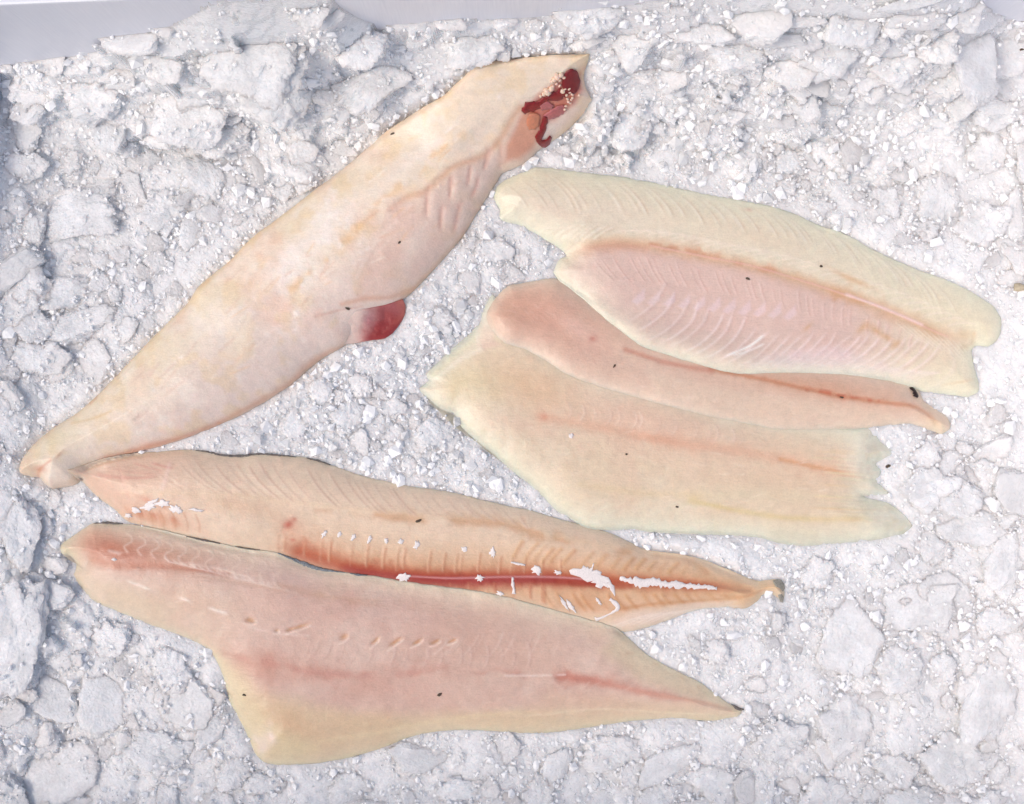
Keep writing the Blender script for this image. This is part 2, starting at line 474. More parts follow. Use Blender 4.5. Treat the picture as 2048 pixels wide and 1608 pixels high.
def low(x, y):
    z = -70 * ss(800, 1750, y) + 14 * fbm(x, y, 420, 3, 2)
    top = np.interp(x, [-200, 0, 60, 200, 420, 660, 760, 1000, 1120, 1250, 1850, 1930, 2000, 2250], [60, 60, 120, 250, 400, 390, 270, 275, 290, 300, 300, 250, 110, 90])
    t = np.clip((300 - y) / 300, 0, 1.3)
    z = z + top * t ** 1.4 + 25 * ss(330, 120, y)
    z = z + 40 * ss(130, -60, x) * ss(170, 300, y)
    return z
LOWZ = low(GXX, GYY)
ROUGH = 13 * fbm(GXX, GYY, 150, 21, 3) + 7 * np.abs(fbm(GXX, GYY, 46, 31, 3))
BEDZ = LOWZ + ROUGH * (1 - ss(0.2, 0.9, MB)) - 8 * ss(0.25, 0.95, MB)


def region(x, y):
    """how coarse the crushed ice is: 1 coarse, small = fine granules"""
    c = np.exp(-(((x - 900) / 480) ** 2 + ((y - 720) / 420) ** 2))
    c2 = np.exp(-(((x - 1480) / 340) ** 2 + ((y - 330) / 130) ** 2)) * .8
    c3 = np.exp(-(((x - 1560) / 180) ** 2 + ((y - 1260) / 140) ** 2)) * .8
    return 1 - .62 * np.maximum(c, np.maximum(c2, c3))
BC = 3.0
bx = np.arange(-216, 2268, BC); by = np.arange(-172, 1780, BC)
BXX, BYY = np.meshgrid(bx, by)
def build_heaps():
    g = np.random.default_rng(19)
    Z = samp(LOWZ, BXX, BYY) + 11 * fbm(BXX, BYY, 190, 21, 3) - 9
    Z0 = Z.copy()
    mb = samp(MB, BXX, BYY)
    NA = fbm(BXX, BYY, 44, 501, 2); NB = fbm(BXX, BYY, 13, 502, 2)
    for lo, hi, n in ((60, 125, 650), (30, 60, 2300), (15, 30, 4200), (8, 15, 2500)):
        for k in range(n):
            cx, cy = g.uniform(-200, 2250), g.uniform(-160, 1770)
            R = g.uniform(lo, hi) * (float(region(cx, cy)) ** 1.2 if hi > 20 else 1)
            i0 = max(int((cx - 1.45 * R - bx[0]) / BC), 0); i1 = min(int((cx + 1.45 * R - bx[0]) / BC) + 2, len(bx))
            j0 = max(int((cy - 1.45 * R - by[0]) / BC), 0); j1 = min(int((cy + 1.45 * R - by[0]) / BC) + 2, len(by))
            if i1 - i0 < 2 or j1 - j0 < 2: continue
            dx = BXX[j0:j1, i0:i1] - cx; dy = BYY[j0:j1, i0:i1] - cy
            oa = int(g.integers(0, 200)); ob = int(g.integers(0, 300))
            ny_, nx_ = dx.shape
            na = NA[oa:oa + ny_, ob:ob + nx_]; nb = NB[oa:oa + ny_, ob:ob + nx_]
            asp = g.uniform(.6, 1); t = g.uniform(0, 6.28)
            u = dx * math.cos(t) + dy * math.sin(t); v = (-dx * math.sin(t) + dy * math.cos(t)) / asp
            d = np.sqrt(u * u + v * v) / R * (1 + .42 * na + min(.30, 5 / R + .08) * nb)
            e = g.choice([2.0, 2.5, 3.5, 5.0])
            h = R * g.uniform(.11, .24)
            h *= .55 + .45 * float(ss(60, 260, np.array(cy)))
            tl = g.normal(0, .09, 2)
            ci = min(max(int((cx - bx[0]) / BC), 0), len(bx) - 1); cj = min(max(int((cy - by[0]) / BC), 0), len(by) - 1)
            zc = (Z0[cj, ci] * .5 + Z[cj, ci] * .5) + g.uniform(-.5, .0) * h
            z = zc + tl[0] * dx + tl[1] * dy + h * np.clip(1 - np.clip(d, 0, 1) ** e, 0, 1) ** .8
            W_ = Z[j0:j1, i0:i1]
            q = d < 1
            W_[q] = np.maximum(W_[q], z[q])
    return Z
def blur3(a, sg):
    r = int(sg * 2.5) + 1
    k = np.exp(-0.5 * (np.arange(-r, r + 1) / sg) ** 2); k /= k.sum()
    for ax in (0, 1):
        n = a.shape[ax]
        b = np.pad(a, [(r, r) if q == ax else (0, 0) for q in (0, 1)], 'edge')
        a = sum(k[i] * (b[i:i + n] if ax == 0 else b[:, i:i + n]) for i in range(2 * r + 1))
    return a
HEAP = build_heaps()
_l = samp(LOWZ, BXX, BYY)
HEAP = HEAP - .9 * blur3(HEAP - _l, 34) + 2
HEAP = _l + (HEAP - _l) * np.where(HEAP > _l, .66, .5) * (.35 + .65 * ss(30, 230, BYY))
_m = ss(.03, .48, samp(MB, BXX, BYY))
HEAP = HEAP * (1 - _m) + (samp(LOWZ, BXX, BYY) - 3) * _m
def heap(x, y):
    u = np.clip((x - bx[0]) / BC, 0, len(bx) - 1.001); v = np.clip((y - by[0]) / BC, 0, len(by) - 1.001)
    return HEAP[v.astype(int), u.astype(int)]
def build_bed():
    Z = HEAP + 1.5 * fbm(BXX, BYY, 8, 77, 2) + 2.0 * fbm(BXX, BYY, 24, 78, 2) + np.random.default_rng(2).uniform(-.3, .3, BXX.shape)
    V = W(BXX, BYY, Z).reshape(-1, 3)
    i = np.arange(BXX.size).reshape(BXX.shape)
    F = np.stack([i[:-1, :-1], i[1:, :-1], i[1:, 1:], i[:-1, 1:]], -1).reshape(-1, 4)
    ring = np.concatenate([i[0, :], i[1:, -1], i[-1, -2::-1], i[-2:0:-1, 0]])
    n0 = len(V); nr = len(ring)
    low_ = V[ring].copy(); low_[:, 2] = -0.1175
    V = np.vstack([V, low_])
    k = np.arange(nr); k2 = (k + 1) % nr
    F = np.vstack([F, np.stack([ring[k], ring[k2], n0 + k2, n0 + k], -1)])
    # flat underside, strip by strip
    ny, nx = BXX.shape
    bot = np.array([[n0, n0 + nx - 1, n0 + nx - 1 + ny - 1, n0 + 2 * (nx - 1) + ny - 1]])
    F = np.vstack([F, bot])
    me = mesh_from('crushed_ice', V, F, M_BED, False)
    link('crushed_ice', me, kind='structure')
build_bed()

# ------------------------------------------------------------------ the bin
def slab(name, a, b, z0, z1, th, out, parent):
    """an upright wall from plan point a to b (metres), thickness th away from the ice"""
    a = np.array(a); b = np.array(b); o = np.array(out) * th
    P = [a, b, b + o, a + o]
    v = [(*q, z0) for q in P] + [(*q, z1) for q in P]
    f = [(0, 1, 2, 3), (4, 7, 6, 5), (0, 4, 5, 1), (1, 5, 6, 2), (2, 6, 7, 3), (3, 7, 4, 0)]
    me = mesh_from(name, v, f, M_STEEL, smooth=False)
    o = link(name, me, parent)
    bm = o.modifiers.new('edge', 'BEVEL'); bm.width = 0.0015; bm.segments = 2
    return o
bin_e = bpy.data.objects.new('ice_bin', None)
COL.objects.link(bin_e)
bin_e.location = (0, 0, -0.12)
bin_e['label'] = 'grey brushed metal bin whose back wall shows above the crushed ice'
bin_e['category'] = 'bin'
bpy.context.view_layer.update()
zb, zt = -0.118, 0.16
BL = (-1002 * S, 652 * S); BR = (1150 * S, 738 * S); FR = (1190 * S, -960 * S); FL = (-1230 * S, -960 * S)
slab('back_wall', BL, BR, zb, zt, 0.012, (-0.04, 1.0), bin_e)
slab('side_wall', (FL[0], FL[1] + 0.0005), (BL[0] - 0.0006, BL[1] - 0.002), zb, 0.036, 0.012, (-1, 0.05), bin_e)
slab('side_wall', (BR[0], BR[1] - 0.0006), (FR[0], FR[1] + 0.0006), zb, zt, 0.012, (1, 0), bin_e)
slab('front_wall', (FL[0], FL[1]), (FR[0], FR[1]), zb, zt - 0.02, 0.012, (0, -1), bin_e)
fl = [(BL[0] - .005, BL[1] + .004, -0.12), (BR[0] + .005, BR[1] + .004, -0.12), (FR[0] + .005, FR[1] - .005, -0.12), (FL[0] - .005, FL[1] - .005, -0.12)]
fl = fl + [(a, b, -0.1185) for a, b, c in fl]
link('bin_floor', mesh_from('bin_floor', fl, [(0, 3, 2, 1)[::-1], (4, 5, 6, 7)[::-1], (0, 1, 5, 4), (1, 2, 6, 5), (2, 3, 7, 6), (3, 0, 4, 7)], M_STEEL, smooth=False), bin_e)

# ------------------------------------------------------------------ fish builder
SURF = blur(maxf(heap(GXX, GYY), 1), 1.6)
def tone(c, gain=1.08, sat=.76):
    g = c.mean(-1, keepdims=True)
    red = np.clip((c[..., :1] - 2.2 * c[..., 1:2]) / .25, 0, 1)
    c = g + (c - g) * (sat + (1 - sat) * red)
    return np.clip(c * gain * .96, 0, .93)
class Paint:
    """colour and relief over one piece of flesh, in plan units"""
    def __init__(s, x, y, base):
        s.x, s.y = x, y
        s.c = np.empty(x.shape + (3,)); s.c[:] = lin(base)
        s.r = np.zeros(x.shape)
        s.t = np.zeros(x.shape)
        s.n = fbm(x, y, 60, 5, 4)
        s.nf = fbm(x, y, 14, 8, 3)
    def mix(s, m, rgb):
        m = np.clip(m, 0, 1)[..., None]
        s.c = s.c * (1 - m) + lin(rgb) * m
    def blob(s, cx, cy, rx, ry, ang, rgb, a, rel=0, rag=0.35):
        t = math.radians(ang); dx, dy = s.x - cx, s.y - cy
        u = (dx * math.cos(t) + dy * math.sin(t)) / rx; v = (-dx * math.sin(t) + dy * math.cos(t)) / ry
        d = np.sqrt(u * u + v * v) * (1 + rag * s.n + rag * .5 * s.nf)
        m = np.exp(-d ** 2 * 1.2)
        if rgb is not None: s.mix(a * m, rgb)
        s.r += rel * m
    def stroke(s, pts, w, rgb, a, rel=0, rag=0.3, w2=None, dash=0, smooth=True, fade=0.0):
        p = resample(pts, max(8, 4 * len(pts)), smooth and len(pts) > 2)
        wm = max(w, w2 or 0)
        lo = p.min(0) - 3.2 * wm; hi = p.max(0) + 3.2 * wm
        q = (s.x > lo[0]) & (s.x < hi[0]) & (s.y > lo[1]) & (s.y < hi[1])
        if not q.any(): return
        d, u = pdist(s.x[q], s.y[q], p)
        ww = w if w2 is None else w + (w2 - w) * u
        m = np.exp(-(d / ww * (1 + rag * s.nf[q] + rag * s.n[q])) ** 2)
        if dash: m = m * ss(-0.25, 0.35, fbm(s.x[q], s.y[q], dash, 91, 2))
        if fade: m = m * ss(0, fade, u) * ss(1, 1 - fade, u)
        if rgb is not None:
            k = np.clip(a * m, 0, 1)[:, None]
            s.c[q] = s.c[q] * (1 - k) + lin(rgb) * k
        s.r[q] += rel * m
    def area(s, poly, rgb, a, soft, rel=0):
        ins = inside(s.x, s.y, poly); pl = np.vstack([poly, poly[:1]])
        d, _ = pdist(s.x, s.y, pl)
        sd = np.where(ins, d, -d) + soft * 0.6 * s.n
        m = ss(-soft, soft, sd)
        if rgb is not None: s.mix(a * m, rgb)
        s.r += rel * m
    def family(s, A, B, n, u0, u1, shift, bow, w, rgb, a, rel=0, seed=1, dark=None, jit=0.5, fade=0.2, wave=0):
        """n fine curved lines from guide A to guide B: the joints between the muscle blocks"""
        r = random.Random(seed)
        pa = resample(A, 400); pb = resample(B, 400)
        for i in range(n):
            u = u0 + (u1 - u0) * (i + r.uniform(-jit, jit)) / max(1, n - 1)
            i0 = int(np.clip(u, 0, 1) * 399); i1 = int(np.clip(u + shift, 0, 1) * 399)
            p0 = pa[i0]; p1 = pb[i1]
            f0 = r.uniform(0, .12); f1 = r.uniform(.85, 1.0)
            d = p1 - p0; nrm = np.array([-d[1], d[0]])
            pts = []
            for t in np.linspace(f0, f1, 6):
                q = p0 + d * t + nrm * bow * 4 * t * (1 - t)
                if wave: q = q + nrm / (np.linalg.norm(nrm) + 1e-6) * wave * math.sin(t * 9 + r.uniform(-.5, .5))
                pts.append(q)
            aa = a * r.uniform(0.3, 1.2)
            s.stroke(pts, w * r.uniform(.8, 1.25), rgb, aa, rel * r.uniform(.6, 1.2), 0.2, fade=fade)
            if dark is not None:  # darker stroke on one side paints in shade so the line looks raised
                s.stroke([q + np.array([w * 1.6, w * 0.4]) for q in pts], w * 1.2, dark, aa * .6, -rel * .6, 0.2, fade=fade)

REL = 0.27
def build_fish(key, name, ns, nt, thick, edge_w, base_rgb, paint, mat, label, category, rag=1.2, edge_rgb=None, edge_a=0.5, edge_d=14, group=None, round_=1.0, lip=0.8, fade_w=7.0, rim=.06, gain=1.12, sat=.88, ):
    global SURF
    o = O[key]
    T = resample(o['T'], ns + 1); Bc = resample(o['B'], ns + 1); L = resample(o['L'], nt + 1); R = resample(o['R'], nt + 1)
    s = np.linspace(0, 1, ns + 1)[None, :, None]; t = np.linspace(0, 1, nt + 1)[:, None, None]
    P = (1 - t) * T[None] + t * Bc[None] + (1 - s) * L[:, None] + s * R[:, None] \
        - ((1 - s) * (1 - t) * T[0] + s * (1 - t) * T[-1] + (1 - s) * t * Bc[0] + s * t * Bc[-1])
    x, y = P[..., 0], P[..., 1]
    x = x + rag * fbm(x, y, 16, 301, 3); y = y + rag * fbm(x, y, 16, 401, 3)
    ring = np.vstack([np.stack([x[0], y[0]], -1), np.stack([x[1:, -1], y[1:, -1]], -1), np.stack([x[-1, -2::-1], y[-1, -2::-1]], -1), np.stack([x[-2:0:-1, 0], y[-2:0:-1, 0]], -1)])
    rs = ring[::3]
    d, _ = pdist(x, y, np.vstack([rs, rs[:1]]))
    d[0] = 0; d[-1] = 0; d[:, 0] = 0; d[:, -1] = 0
    pt = Paint(x, y, base_rgb)
    # tone that wanders along and across the flesh
    pt.c *= (1 + 0.05 * fbm(x, y, 130, 13, 3) + 0.03 * pt.nf)[..., None]
    paint(pt)
    if edge_rgb is not None:
        pt.mix(edge_a * np.exp(-(d * (1 + .5 * pt.n) / edge_d) ** 1.5), edge_rgb)
    q = np.clip(d / edge_w, 0, 1)
    prof = (1 - (1 - q) ** 2) ** round_
    drape = np.maximum(blur(SURF, 3), SURF)
    drape = blur(drape, 2)
    base = samp(SURF, x, y) - .6; base = base + (samp(drape, x, y) - base) * ss(2, 16, d)
    fadein = ss(0, 10, d)
    z = base + lip + thick * prof + (pt.r * REL + 2.2 * fbm(x, y, 70, 61, 3) * np.minimum(1, thick / 14)) * fadein
    zb_ = base - 1.0
    V = W(x, y, z).reshape(-1, 3)
    i = np.arange((nt + 1) * (ns + 1)).reshape(nt + 1, ns + 1)
    F = np.stack([i[:-1, :-1], i[1:, :-1], i[1:, 1:], i[:-1, 1:]], -1).reshape(-1, 4).tolist()
    c4 = 4
    xb, yb, zbb = x[::c4, ::c4], y[::c4, ::c4], zb_[::c4, ::c4]
    VB = W(xb, yb, zbb).reshape(-1, 3)
    n0 = V.shape[0]
    jb = n0 + np.arange(xb.size).reshape(xb.shape)
    F += np.stack([jb[:-1, :-1], jb[:-1, 1:], jb[1:, 1:], jb[1:, :-1]], -1).reshape(-1, 4).tolist()
    for a in range(0, ns, c4):
        F.append([int(i[0, a + k]) for k in range(c4 + 1)] + [int(jb[0, a // c4 + 1]), int(jb[0, a // c4])])
        F.append([int(i[-1, a + k]) for k in range(c4, -1, -1)] + [int(jb[-1, a // c4]), int(jb[-1, a // c4 + 1])])
    for a in range(0, nt, c4):
        F.append([int(i[a + k, 0]) for k in range(c4, -1, -1)] + [int(jb[a // c4, 0]), int(jb[a // c4 + 1, 0])])
        F.append([int(i[a + k, -1]) for k in range(c4 + 1)] + [int(jb[a // c4 + 1, -1]), int(jb[a // c4, -1])])
    pt.c = tone(pt.c, gain, sat)
    colr = np.vstack([pt.c.reshape(-1, 3), pt.c[::c4, ::c4].reshape(-1, 3)])
    me = mesh_from(name, np.vstack([V, VB]), F, mat, True, colr)
    ft = fade_w * (1 + .6 * pt.n + .5 * pt.nf)
    thin = np.clip(np.maximum(rim * (1 - ss(0, 1, d / np.maximum(ft, .5))), pt.t), 0, 1)
    ta = me.attributes.new('thin', 'FLOAT', 'POINT')
    ta.data.foreach_set('value', np.concatenate([thin.ravel(), thin[::c4, ::c4].ravel()]).astype(np.float32))
    ob = link(name, me, label=label, category=category)
    if group: ob['group'] = group
    recentre(ob)
    # record the new top surface
    ci = np.clip(((x - GX0) / GC + .5).astype(int), 0, GW - 1).ravel(); cj = np.clip(((y - GY0) / GC + .5).astype(int), 0, GH - 1).ravel()
    N = np.full((GH, GW), -1e9)
    np.maximum.at(N, (cj, ci), z.ravel())
    SURF = np.maximum(SURF, N)
    return ob

def star(cx, cy, rx, ry, ang, seed, jag=0.35, n=22):
    r = random.Random(seed); t0 = math.radians(ang); P = []
    for k in range(n):
        a = 2 * math.pi * k / n
        q = 1 + r.uniform(-jag, jag)
        u, v = rx * q * math.cos(a), ry * q * math.sin(a)
        P.append((cx + u * math.cos(t0) - v * math.sin(t0), cy + u * math.sin(t0) + v * math.cos(t0)))
    return np.array(P)

def patch(name, poly, mat, parent, h=2.0, sink=1.0, bulge=1.0, **props):
    """a small raised piece with a closed shape, lying on whatever is under it"""
    poly = np.asarray(poly, float); c = poly.mean(0); n = len(poly)
    rings = [1.0, 0.93, 0.7, 0.35]
    V = []; hs = [0.25, 0.8, 0.95, 1.0]
    zc = samp(SURF, poly[:, 0], poly[:, 1])
    V.append(W(poly[:, 0], poly[:, 1], zc - sink))
    for rr, hh in zip(rings, hs):
        q = c + (poly - c) * rr
        zz = samp(SURF, q[:, 0], q[:, 1]) + h * hh * (0.8 + 0.4 * vnoise(q[:, 0] / 4, q[:, 1] / 4, 3)) + bulge * (1 - rr)
        V.append(W(q[:, 0], q[:, 1], zz))
    zz = samp(SURF, c[:1], c[1:]) + h + bulge
    V.append(W(c[:1], c[1:], zz)); V.append(W(c[:1], c[1:], samp(SURF, c[:1], c[1:]) - sink))
    V = np.vstack(V); F = []
    m = len(rings) + 1
    for k in range(m - 1):
        for j in range(n):
            a, b = k * n + j, k * n + (j + 1) % n
            F.append((a, a + n, b + n, b))
    top = m * n; bot = m * n + 1
    for j in range(n):
        F.append(((m - 1) * n + j, top, (m - 1) * n + (j + 1) % n))
        F.append((j, (j + 1) % n, bot))
    me = mesh_from(name, V, F, mat)
    me.validate()
    ob = link(name, me, None, **props)
    recentre(ob)
    if parent is not None:
        bpy.context.view_layer.update()
        ob.parent = parent; ob.matrix_parent_inverse = parent.matrix_world.inverted()
    return ob

def ribbon(name, pts, widths, mat, parent, h=2.0, rag=0.3, seed=0, sink=1.0, **props):
    """a thin raised strip following a line over the flesh"""
    n = max(10, int(sum(math.dist(a, b) for a, b in zip(pts[:-1], pts[1:])) / 4))
    p = resample(pts, n)
    tg = np.gradient(p, axis=0); tg /= np.linalg.norm(tg, axis=1)[:, None] + 1e-9
    nr = np.stack([-tg[:, 1], tg[:, 0]], -1)
    w = np.interp(np.linspace(0, 1, n), np.linspace(0, 1, len(widths)), widths)
    r = np.random.default_rng(seed)
    wl = w * (1 + rag * r.uniform(-1, 1, n)); wr = w * (1 + rag * r.uniform(-1, 1, n))
    cols = [(-1, -9), (-1, 0.2), (-.8, .7), (-.3, 1), (.3, 1), (.8, .7), (1, 0.2), (1, -9)]
    V = []
    for f, hh in cols:
        q = p + nr * (np.where(f < 0, wl, wr) * f)[:, None]
        zz = samp(SURF, q[:, 0], q[:, 1])
        zz = zz - sink if hh < 0 else zz + h * hh * np.minimum(1, w / max(w.max(), 1e-6) + .3)
        V.append(W(q[:, 0], q[:, 1], zz))
    V = np.stack(V, 1).reshape(-1, 3); k = len(cols); F = []
    for a in range(n - 1):
        for b in range(k - 1):
            F.append((a * k + b, (a + 1) * k + b, (a + 1) * k + b + 1, a * k + b + 1))
        F.append((a * k + k - 1, (a + 1) * k + k - 1, (a + 1) * k, a * k))
    F.append(tuple(range(k))); F.append(tuple((n - 1) * k + b for b in range(k - 1, -1, -1)))
    me = mesh_from(name, V, F, mat)
    ob = link(name, me, None, **props)
    recentre(ob)
    if parent is not None:
        bpy.context.view_layer.update()
        ob.parent = parent; ob.matrix_parent_inverse = parent.matrix_world.inverted()
    return ob

# ------------------------------------------------------------------ 1. the skinned fish tail
FOLD = [(1040, 228), (1022, 252), (1003, 285), (978, 312), (945, 328), (905, 345), (878, 372), (850, 392), (815, 404), (790, 425)]
def paint_tail(p):
    x, y = p.x, p.y
    ax = (x - 110) * 0.79 + (900 - y) * 0.61            # along the fish
    cr = (x - 110) * 0.61 - (900 - y) * 0.79            # across, lower right positive
    p.mix(0.75 * ss(-10, 120, cr + 30 * p.n), (222, 203, 193))
    p.mix(0.45 * ss(40, -60, cr + 40 * p.n) * ss(1100, 300, ax), (228, 214, 182))
    p.mix(0.5 * ss(0.0, 0.5, fbm(x, y, 90, 44, 4)), (224, 188, 168))
    p.mix(0.5 * ss(0.05, 0.5, fbm(x, y, 50, 46, 4)), (236, 226, 212))
    p.mix(0.35 * ss(0.1, 0.5, fbm(x, y, 36, 47, 4)), (222, 196, 150))
    # pale membrane over the middle
    for cx, cy, rx, ry in [(880, 300, 50, 22), (800, 352, 70, 22), (700, 420, 60, 30), (640, 480, 60, 30), (560, 560, 70, 30), (480, 640, 80, 40), (590, 510, 60, 22)]:
        p.blob(cx, cy, rx, ry, -38, (238, 228, 220), .5, .8, rag=1.0)
    p.stroke([(922, 285), (880, 315), (830, 360), (790, 400), (745, 440), (690, 500), (640, 548), (595, 582), (540, 620)], 9, (224, 182, 126), .6, 1.5, .6, dash=26)
    p.stroke([(915, 262), (860, 300), (800, 330), (745, 372)], 3, (240, 232, 222), .6, 1.5, .3, dash=40)
    p.stroke([(760, 430), (700, 480), (670, 520), (650, 560)], 4, (214, 172, 148), .3, -1.5, .4, dash=30)
    # belly wall: smooth pinkish muscle under the fold
    p.area(np.array([(1040, 232), (985, 310), (930, 338), (870, 385), (800, 420), (760, 470), (715, 560), (720, 600), (800, 590), (880, 520), (960, 410), (1005, 345), (1070, 300)]), (219, 190, 174), .55, 14, -4)
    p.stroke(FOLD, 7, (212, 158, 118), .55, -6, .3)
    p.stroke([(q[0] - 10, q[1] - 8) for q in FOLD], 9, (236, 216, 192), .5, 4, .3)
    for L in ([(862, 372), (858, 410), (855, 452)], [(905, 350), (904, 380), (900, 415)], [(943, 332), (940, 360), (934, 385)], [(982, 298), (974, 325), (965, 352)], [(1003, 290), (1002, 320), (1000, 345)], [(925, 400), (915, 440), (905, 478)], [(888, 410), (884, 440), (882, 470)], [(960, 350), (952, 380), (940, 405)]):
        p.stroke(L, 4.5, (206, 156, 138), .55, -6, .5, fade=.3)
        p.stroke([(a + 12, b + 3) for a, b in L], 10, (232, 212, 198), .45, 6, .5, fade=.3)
    p.blob(775, 525, 50, 40, -40, (214, 186, 170), .6)
    p.blob(830, 500, 40, 18, -60, (232, 220, 206), .5, 1)
    p.blob(800, 440, 30, 30, 0, (220, 186, 172), .5)
    p.stroke([(720, 560), (740, 520), (765, 480), (800, 450)], 3, (233, 214, 200), .5, 1, .3)
    p.stroke([(690, 612), (735, 600), (785, 596), (830, 578)], 6, (208, 156, 124), .5, -3, .3)
    p.stroke([(640, 636), (690, 622), (730, 616)], 3, (205, 160, 140), .45, -3, .3)
    p.area(np.array([(690, 628), (740, 614), (812, 598), (800, 640), (735, 682), (690, 690)]), (226, 204, 192), .8, 10, 3)
    # inside of the cut end
    p.area(np.array([(1046, 232), (1075, 222), (1082, 262), (1070, 296), (1040, 322), (1008, 330), (1012, 300)]), (208, 142, 112), .75, 8, -3)
    p.area(np.array([(1050, 226), (1088, 196), (1128, 160), (1160, 150), (1166, 185), (1150, 215), (1108, 248), (1078, 262)]), (190, 92, 76), .8, 9, -9)
    p.area(np.array([(1100, 285), (1150, 232), (1183, 192), (1184, 215), (1135, 268), (1086, 300)]), (222, 206, 182), .8, 7, 2)
    p.stroke([(1160, 150), (1175, 132)], 7, (214, 160, 120), .5)
    p.stroke([(1180, 112), (1172, 128)], 7, (214, 204, 160), .5)
    # wrinkles towards the tail
    r = random.Random(4)
    for k in range(34):
        u = r.uniform(150, 480); v = r.uniform(-60, 70)
        cx = 110 + u * .79 + v * .61; cy = 900 - u * .61 + v * .79
        L = r.uniform(30, 70); a = math.radians(r.uniform(-62, -38))
        p.stroke([(cx, cy), (cx + L * .5 * math.cos(a) - 2, cy + L * .5 * math.sin(a) + 3), (cx + L * math.cos(a), cy + L * math.sin(a))], 3, (208, 176, 156), r.uniform(.08, .3), -1.6, .3, fade=.3)
    for k in range(46):
        cx = r.uniform(430, 900); cy = 1010 - cx * .72 + r.uniform(-70, 80)
        L = r.uniform(15, 60); a = math.radians(r.uniform(-60, -20))
        p.stroke([(cx, cy), (cx + L * math.cos(a), cy + L * math.sin(a))], 2.2, r.choice([(238, 226, 212), (214, 180, 156), (226, 190, 150)]), r.uniform(.15, .45), r.uniform(-1.2, 1.2), .4, fade=.3)
    p.stroke([(178, 812), (196, 790), (214, 766), (226, 748)], 4, (186, 96, 58), .7, -2, .4, dash=12)
    p.stroke([(150, 846), (200, 836), (235, 822)], 3, (212, 180, 120), .4)
    p.blob(412, 566, 16, 7, -40, (206, 150, 92), .7); p.blob(458, 524, 9, 5, -40, (190, 120, 70), .7)
    p.stroke([(150, 830), (240, 745), (376, 606), (470, 510), (620, 388)], 8, (222, 200, 150), .45, 0, .5)
    p.stroke([(215, 918), (300, 894), (378, 872), (440, 847)], 6, (196, 108, 86), .6, 0, .3)
    p.stroke([(440, 847), (572, 774), (640, 716), (700, 690)], 6, (206, 140, 108), .55, 0, .3)
    p.stroke([(820, 586), (880, 524), (930, 466), (965, 408)], 5, (218, 168, 132), .5, 0, .3)
    p.blob(88, 936, 16, 8, 0, (196, 118, 94), .6); p.blob(66, 925, 22, 26, 0, (222, 190, 164), .5)
    p.stroke([(78, 954), (92, 936), (118, 918)], 3, (200, 128, 100), .5)
    p.blob(134, 908, 10, 4, -50, (206, 150, 110), .5)
    p.blob(120, 880, 60, 30, -40, (228, 216, 178), .5)
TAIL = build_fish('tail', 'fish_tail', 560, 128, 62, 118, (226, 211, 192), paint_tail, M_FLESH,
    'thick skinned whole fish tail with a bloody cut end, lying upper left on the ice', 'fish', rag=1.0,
    edge_rgb=(218, 186, 150), edge_a=.4, edge_d=9, round_=.6, fade_w=2.5, gain=1.14, sat=1.02)

